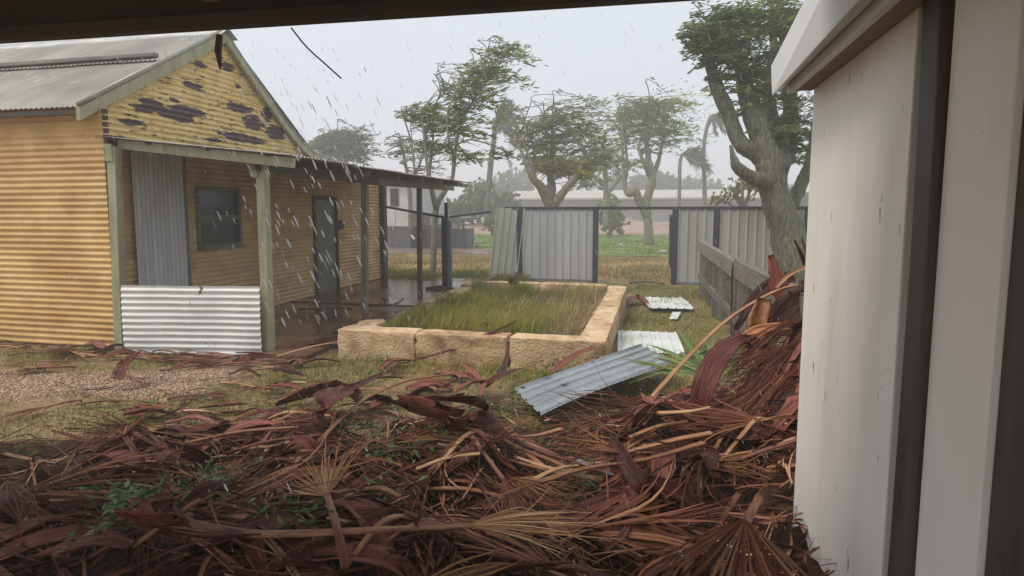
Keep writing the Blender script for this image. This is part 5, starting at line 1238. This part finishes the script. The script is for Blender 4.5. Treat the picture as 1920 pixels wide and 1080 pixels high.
while k < 74:
    x = rt.uniform(-5.5, 1.0); y = rt.uniform(1.7, 5.2)
    if pile(x, y) < .12 or (x > .3 and y < 3.4): continue
    a = .35 + rt.normal(0, .8); L = rt.uniform(.22, .65); d_ = np.array([math.cos(a), math.sin(a), 0]); nn = np.array([-d_[1], d_[0], 0])
    p0 = np.array([x, y, 0]) - d_ * L / 2; p1 = np.array([x, y, 0]) + nn * rt.normal(0, .05); p2 = np.array([x, y, 0]) + d_ * L / 2
    for p, l in ((p0, .03), (p1, .08), (p2, .04)): p[2] = float(surf(p[0], p[1])) + l + rt.uniform(0, .05)
    w = rt.uniform(.025, .085)
    lab = unique(('broad ' if w > .035 else 'narrow ') + ('maroon' if k % 3 == 0 else 'red brown') + ' curled leaf base scrap {w}', p1, [''])
    piece(lab, [p0, p1, p2], [w * .5, w, w * .3], ['sheath', 'sheath_red', 'sheath_red'][k % 3], .45, rt.normal(0, .35), ragged=.14, group='leaf base scraps in the pile', seed=k, n=10)
    k += 1

# --- fronds blown against the cottage foot and the slab edge
k = 0
FT = ['the white screen', 'the cottage corner', 'the slab edge', 'the front verandah post']
while k < 20:
    if k < 13: x = rt.uniform(-7.6, -3.8); y = rt.uniform(5.55, 5.98); a = rt.normal(.1, .25)
    else: x = rt.uniform(-4.1, -3.75); y = rt.uniform(6.4, 9.0); a = rt.normal(1.3, .3)
    if rt.uniform() < .5: a += math.pi
    d_ = np.array([math.cos(a), math.sin(a), 0]); hub = np.array([x, y, 0]); foot = hub - d_ * rt.uniform(.2, .5); mid = (hub + foot) / 2
    for p, l in ((hub, .05), (mid, .05), (foot, .03)): p[2] = float(surf(p[0], p[1])) + l + rt.uniform(0, .04)
    wh = FT[2] if k >= 13 else (FT[1] if x < -6.2 else (FT[3] if x > -4.9 else FT[0]))
    fb, fs = rt.uniform(.1, .5), rt.uniform(.1, .4)
    lab = unique(('dark ' if fb < .3 else 'brown ') + ('closed ' if fs < .25 else 'open ') + 'dead frond {v} lying at the foot of ' + wh, hub, ['', 'with bent tips', 'with short stalk', 'with frayed tips', 'with split blade', 'with curled tips', 'with broken stalk'])
    frond(' '.join(lab.split()), [foot, mid, hub], [.014, .012, .010], dict(dir=d_, L=rt.uniform(.3, .5), spread=fs, n=18, droop=.1, bias=fb, messy=.14), None, 'petiole_dark' if k % 3 else 'petiole', 'frond_blade', 'dead fronds blown against the cottage', seed=500 + k)
    k += 1

# --- husks and broken fronds strewn over the lawn between pile, planter and cottage
k = 0
PLACE = [((-5.6, 5.6), 'the white screen'), ((-4.2, 5.9), 'the front verandah post'), ((-3.4, 6.1), 'the planter front corner'), ((-1.9, 6.1), 'the middle limestone block'), ((-.7, 6.1), 'the right limestone block'), ((-4.9, 4.7), 'the gravel patch'), ((-3.2, 4.8), 'the crumpled brown husk'), ((-2.2, 5.0), 'the red brown husk'), ((-1.2, 5.3), 'the ribbed sheet'), ((-6.5, 5.0), 'the cottage corner')]
while k < 64:
    x = rt.uniform(-6.8, -.4); y = rt.uniform(4.0, 6.15)
    e_ = np.interp(x, EDGE_X, EDGE_Y) - y
    if e_ > .1 or rt.uniform() > np.exp(e_ * .55) + (.6 if (y > 5.6 and x < -3.6) else 0): continue
    if gravel_mask(np.array([x]), np.array([y]))[0] > .6 and rt.uniform() < .75: continue
    a = rt.normal(.25, .6) + (math.pi if rt.uniform() < .5 else 0); d_ = np.array([math.cos(a), math.sin(a), 0]); nn = np.array([-d_[1], d_[0], 0])
    wh = min(PLACE, key=lambda q: (q[0][0] - x) ** 2 + (q[0][1] - y) ** 2)[1]
    c_ = np.array([x, y, 0.])
    if k % 3:
        L = rt.uniform(.18, .5); w = rt.uniform(.02, .075)
        pts = [c_ - d_ * L / 2, c_ + nn * rt.normal(0, .05), c_ + d_ * L / 2]
        for p, l in zip(pts, (.015, .05, .02)): p[2] = float(surf(p[0], p[1])) + l + rt.uniform(0, .05)
        m_ = ['sheath_red', 'sheath', 'sheath_red', 'petiole_dark'][k % 4]
        lab = unique(('broad ' if w > .045 else 'narrow ') + ('maroon' if m_ == 'sheath' else 'red brown') + ' {v} husk on the grass near ' + wh, c_, ['split', 'curled', 'torn', 'flattened', 'crumpled', 'folded', 'twisted', 'bent', 'ragged', 'limp'])
        piece(lab, pts, [w * rt.uniform(.3, .8), w, w * rt.uniform(.15, .6)], m_, .5, rt.normal(0, .5), ragged=.2, cat='husk', name='palm_husk', group='husks strewn over the lawn', seed=700 + k, n=12)
    else:
        hub = c_; foot = hub - d_ * rt.uniform(.15, .5); mid = (hub + foot) / 2 + nn * rt.normal(0, .03)
        for p, l in ((hub, .04), (mid, .04), (foot, .02)): p[2] = float(surf(p[0], p[1])) + l
        fb, fs = rt.uniform(.1, .6), rt.uniform(.1, .6)
        lab = unique(('dark ' if fb < .3 else 'brown ') + ('closed ' if fs < .25 else 'open ') + 'frond {v} on the grass near ' + wh, hub, ['with bent tips', 'with short stalk', 'with frayed tips', 'with split blade', 'with curled tips', 'with broken stalk', 'with snapped leaflets'])
        frond(lab, [foot, mid, hub], [.013, .011, .009], dict(dir=d_, L=rt.uniform(.22, .5), spread=fs, n=20, droop=.1, bias=fb, messy=.16), None, 'petiole_dark' if k % 2 else 'petiole', 'frond_blade', 'fronds strewn over the lawn', seed=800 + k)
    k += 1

# --- green twigs and live leaf
PROUD = .05
def sprig(label, pts, n, size, seed):
    r_ = np.random.default_rng(seed); P = catmull(pts, 14)
    root = empty('leafy_twig', tuple(float(q) for q in P[0]), label, 'twig')
    MB().tube(P, np.linspace(.005, .002, 14), 5).build('stem', M['bark_dark'], root)
    ii = r_.integers(0, 14, n); C = P[ii] + r_.normal(0, .045, (n, 3)); C[:, 2] = np.maximum(C[:, 2], surf(C[:, 0], C[:, 1]) + .02)
    dd = r_.normal(size=(n, 3)); dd[:, 2] *= .4; dd /= np.linalg.norm(dd, axis=1)[:, None]
    s_ = size * r_.uniform(.6, 1.4, n)
    leaves('leaf_spray', C, dd, s_, s_ * .16, r_.uniform(0, 1, n), M['green_leaf'], root, r_)
for i, (pts, n, s_, lab) in enumerate([
    ([S(200, 985, .06), S(260, 940, .10), S(330, 915, .10), S(430, 890, .09)], 190, .05, 'green leafy twig torn off and lying in the pile near the hoop husk'),
    ([S(360, 925, .08), S(400, 905, .10), S(470, 880, .08)], 90, .045, 'short green sprig between the dark strap and the hoop husk'),
    ([S(690, 870, .06), S(720, 850, .08), S(790, 835, .06)], 60, .045, 'small green sprig in the strips right of the golden fan'),
    ([S(935, 770, .04), S(965, 755, .06), S(975, 735, .06)], 90, .05, 'green weed growing at the low end of the ribbed sheet'),
    ([S(760, 840, .05), S(800, 828, .07), S(850, 822, .05)], 50, .04, 'pale green sprig lying above the middle strips'),
    ([S(1010, 700, .04), S(1040, 680, .06), S(1075, 672, .06)], 110, .05, 'green weed tuft at the foot of the planter corner'),
    ([S(700, 935, .04), S(720, 938, .05), S(745, 936, .04)], 18, .06, 'single bright green leaf scrap among snapped sticks'),
    ([S(470, 955, .05), S(500, 965, .06), S(560, 950, .05)], 60, .04, 'grey green sprig under the golden fan'),
    ([S(150, 905, .08), S(200, 930, .10), S(240, 960, .08)], 120, .05, 'bushy green sprig below the boot shaped leaf base'),
    ([S(640, 800, .05), S(680, 795, .07), S(720, 805, .05)], 90, .045, 'green sprig where the long diagonal stalk meets the pile'),
    ([S(855, 745, .04), S(890, 755, .06), S(930, 760, .05)], 110, .05, 'green weed spray between the red husk and the ribbed sheet'),
    ([S(520, 990, .06), S(580, 975, .08), S(620, 960, .08)], 60, .05, 'green sprig crossing under the long tan stalk'),
    ([S(1060, 880, .05), S(1100, 900, .06), S(1120, 915, .05)], 50, .04, 'dull green sprig by the lilac strap')]):
    sprig(lab, pts, n, s_, 300 + i)
# live palm leaf by the pale sheet
hubp = G(1330, 705, .36)
frond('fresh green palm frond lying across the lower pale sheet', [G(1440, 790, .46), G(1390, 745, .42), hubp], [.012, .010, .008],
      dict(dir=G(1225, 632, .44) - hubp, L=.95, spread=.66, n=19, droop=.03, bias=.45, nrm=(0, -.55, .8), messy=.05, wmul=1.7, follow=False), None, 'green_stalk', 'palm_fresh', seed=61)

# ================================================================== ROOFING SHEETS ON THE GROUND
def tin(label, P00, P10, P01, m, pitch, amp, prof, bend=None, name='roofing_sheet'):
    """P00 to P10 along the ribs, P00 to P01 across them"""
    P00, P10, P01 = (np.array(p, float) for p in (P00, P10, P01))
    o = sheet(name, P00, P10 - P00, P01 - P00, np.linalg.norm(P10 - P00), np.linalg.norm(P01 - P00), m, None, pitch, amp, prof, cols=14, per=16, bend=bend, thick=.002)
    return tag(o, label, 'sheet metal')
tin('large blue grey ribbed roofing sheet lying on top of the debris', (-.83, 4.52, .15), (.20, 6.18, .23), (-1.16, 5.05, .17), M['tin_new'], .15, .016, lambda v, p, a: a * np.clip((np.sin(2 * np.pi * v / p) - .35) * 2.2, 0, 1) * 1.5, lambda u, v: .012 * np.sin(u * 2.6) * np.cos(v * 3) - .12 * np.clip(.3 - u, 0, 1) ** 2)
tin('pale ribbed sheet lying under the green frond', (.37, 7.32, .04), (.30, 8.58, .06), (-.42, 7.36, .03), M['tin_pale'], .12, .012, rib_profile, lambda u, v: .015 * np.sin(u * 3))
tin('far pale ribbed sheet lying on grass near the timber rails', (.66, 10.75, .05), (.50, 12.3, .05), (-.08, 10.5, .06), M['tin_pale'], .15, .018, rib_profile, lambda u, v: .02 * np.sin(u * 3 + v * 2))
tin('small pale offcut of sheet between the two larger sheets', (.36, 9.82, .03), (.43, 10.4, .05), (.23, 9.8, .03), M['tin_pale'], .12, .008, rib_profile)
# odd timber and sticks
for (a, b, c_, w, lab) in (((560, 580), (650, 578), (660, 582), .02, 'dark stick lying on wet slab'), ((690, 575), (740, 570), (757, 560), .016, 'bent dark stick on the slab beside the planter'), ((840, 560), (930, 518), (965, 517), .02, 'pale bent branch lying over the back of the garden bed'), ((1180, 530), (1215, 528), (1245, 532), .03, 'dead stick lying on the ground in the gateway')):
    tag(MB().tube(catmull([G(*a, .06), G(*b, .12), G(*c_, .12)], 9), w, 6).build('stick', M['bark_pale'] if 'pale' in lab else M['bark_dark'], None, True), lab, 'stick')
tag(MB().tube(catmull([G(962, 556, .12), G(962, 535, .3), D(963, 515, 11.4)], 8), [.10, .12, .11, .10, .10, .10, .09, .08], 9).build('stump', M['bark_dark'], None, True), 'short dark stump at the back of the garden bed', 'stump')
piece('red brown husk lying by the far pale sheet', [G(1178, 572, .05), G(1195, 560, .12), G(1212, 572, .05)], [.06, .12, .05], 'sheath_red', .6, .4, ragged=.15)
piece('dark leaf base lying in the planter grass', [G(900, 600, .32), G(912, 606, .36), G(925, 615, .30)], [.02, .05, .02], 'sheath', .5)

# ================================================================== RAIN
def rain(n, r_):
    P0, L, W = [], [], []
    d_ = np.array(RIGHT * .42 + np.array([0, 0, -1.0])); d_ /= np.linalg.norm(d_)
    for i in range(n):
        k = r_.uniform()
        if k < .78:      # water thrown off the porch roof edge
            u = r_.normal(575, 75); v = r_.uniform(80, 600); t = r_.uniform(1.9, 2.8)
        elif k < .95: u = r_.uniform(400, 700); v = r_.uniform(60, 420); t = r_.uniform(2.0, 3.2)
        else: u = r_.uniform(150, 1450); v = r_.uniform(500, 1060); t = r_.uniform(1.6, 2.4)
        P0.append(D(u, v, t)); s = r_.uniform(.25, 1.0) if v > 150 else r_.uniform(.15, .5)
        L.append(.050 * s); W.append(r_.uniform(.0016, .0048) * (s ** .5) * (.5 if (v < 270 and u > 440) else 1))
    for i in range(520):           # fine rain through the whole yard
        P0.append(D(r_.uniform(60, 1500), r_.uniform(20, 1000), r_.uniform(2.0, 3.4))); L.append(r_.uniform(.012, .035)); W.append(r_.uniform(.0006, .0011))
    P0 = np.array(P0); L = np.array(L); W = np.array(W); n = len(P0)
    ring = 6; prof = np.array([.15, .8, 1.0, .75, .15]); tt = np.array([0, .2, .5, .8, 1.0])
    a = np.linspace(0, 2 * np.pi, ring, endpoint=False)
    e = np.cross(d_, (0, 1, 0)); e /= np.linalg.norm(e); g = np.cross(d_, e)
    C = np.cos(a)[:, None] * e + np.sin(a)[:, None] * g
    V = P0[:, None, None] + d_ * (tt[None, :, None, None] * L[:, None, None, None]) + C[None, None] * (prof[None, :, None, None] * W[:, None, None, None])
    idx = np.arange(n * 5 * ring).reshape(n, 5, ring)
    F = np.stack([idx[:, :-1], np.roll(idx, -1, 2)[:, :-1], np.roll(idx, -1, 2)[:, 1:], idx[:, 1:]], -1).reshape(-1, 4)
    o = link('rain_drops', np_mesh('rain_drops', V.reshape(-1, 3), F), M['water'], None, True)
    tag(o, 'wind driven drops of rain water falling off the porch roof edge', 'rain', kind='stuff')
rain(260, np.random.default_rng(9))

# ================================================================== HAZE
hm = bpy.data.materials.new('rain_haze'); hm.use_nodes = True
N, L_ = hm.node_tree.nodes, hm.node_tree.links
N.clear()
ho = N.new('ShaderNodeOutputMaterial'); pv_ = N.new('ShaderNodeVolumePrincipled')
pv_.inputs['Color'].default_value = (.95, .96, .975, 1); pv_.inputs['Density'].default_value = HAZE; pv_.inputs['Anisotropy'].default_value = .2
L_.new(pv_.outputs[0], ho.inputs['Volume'])
hz_o = MB().box((-150, -60, -1.6), (150, 190, 14)).build('haze', hm)
tag(hz_o, 'pale rain haze hanging over the whole yard', 'haze', kind='stuff')
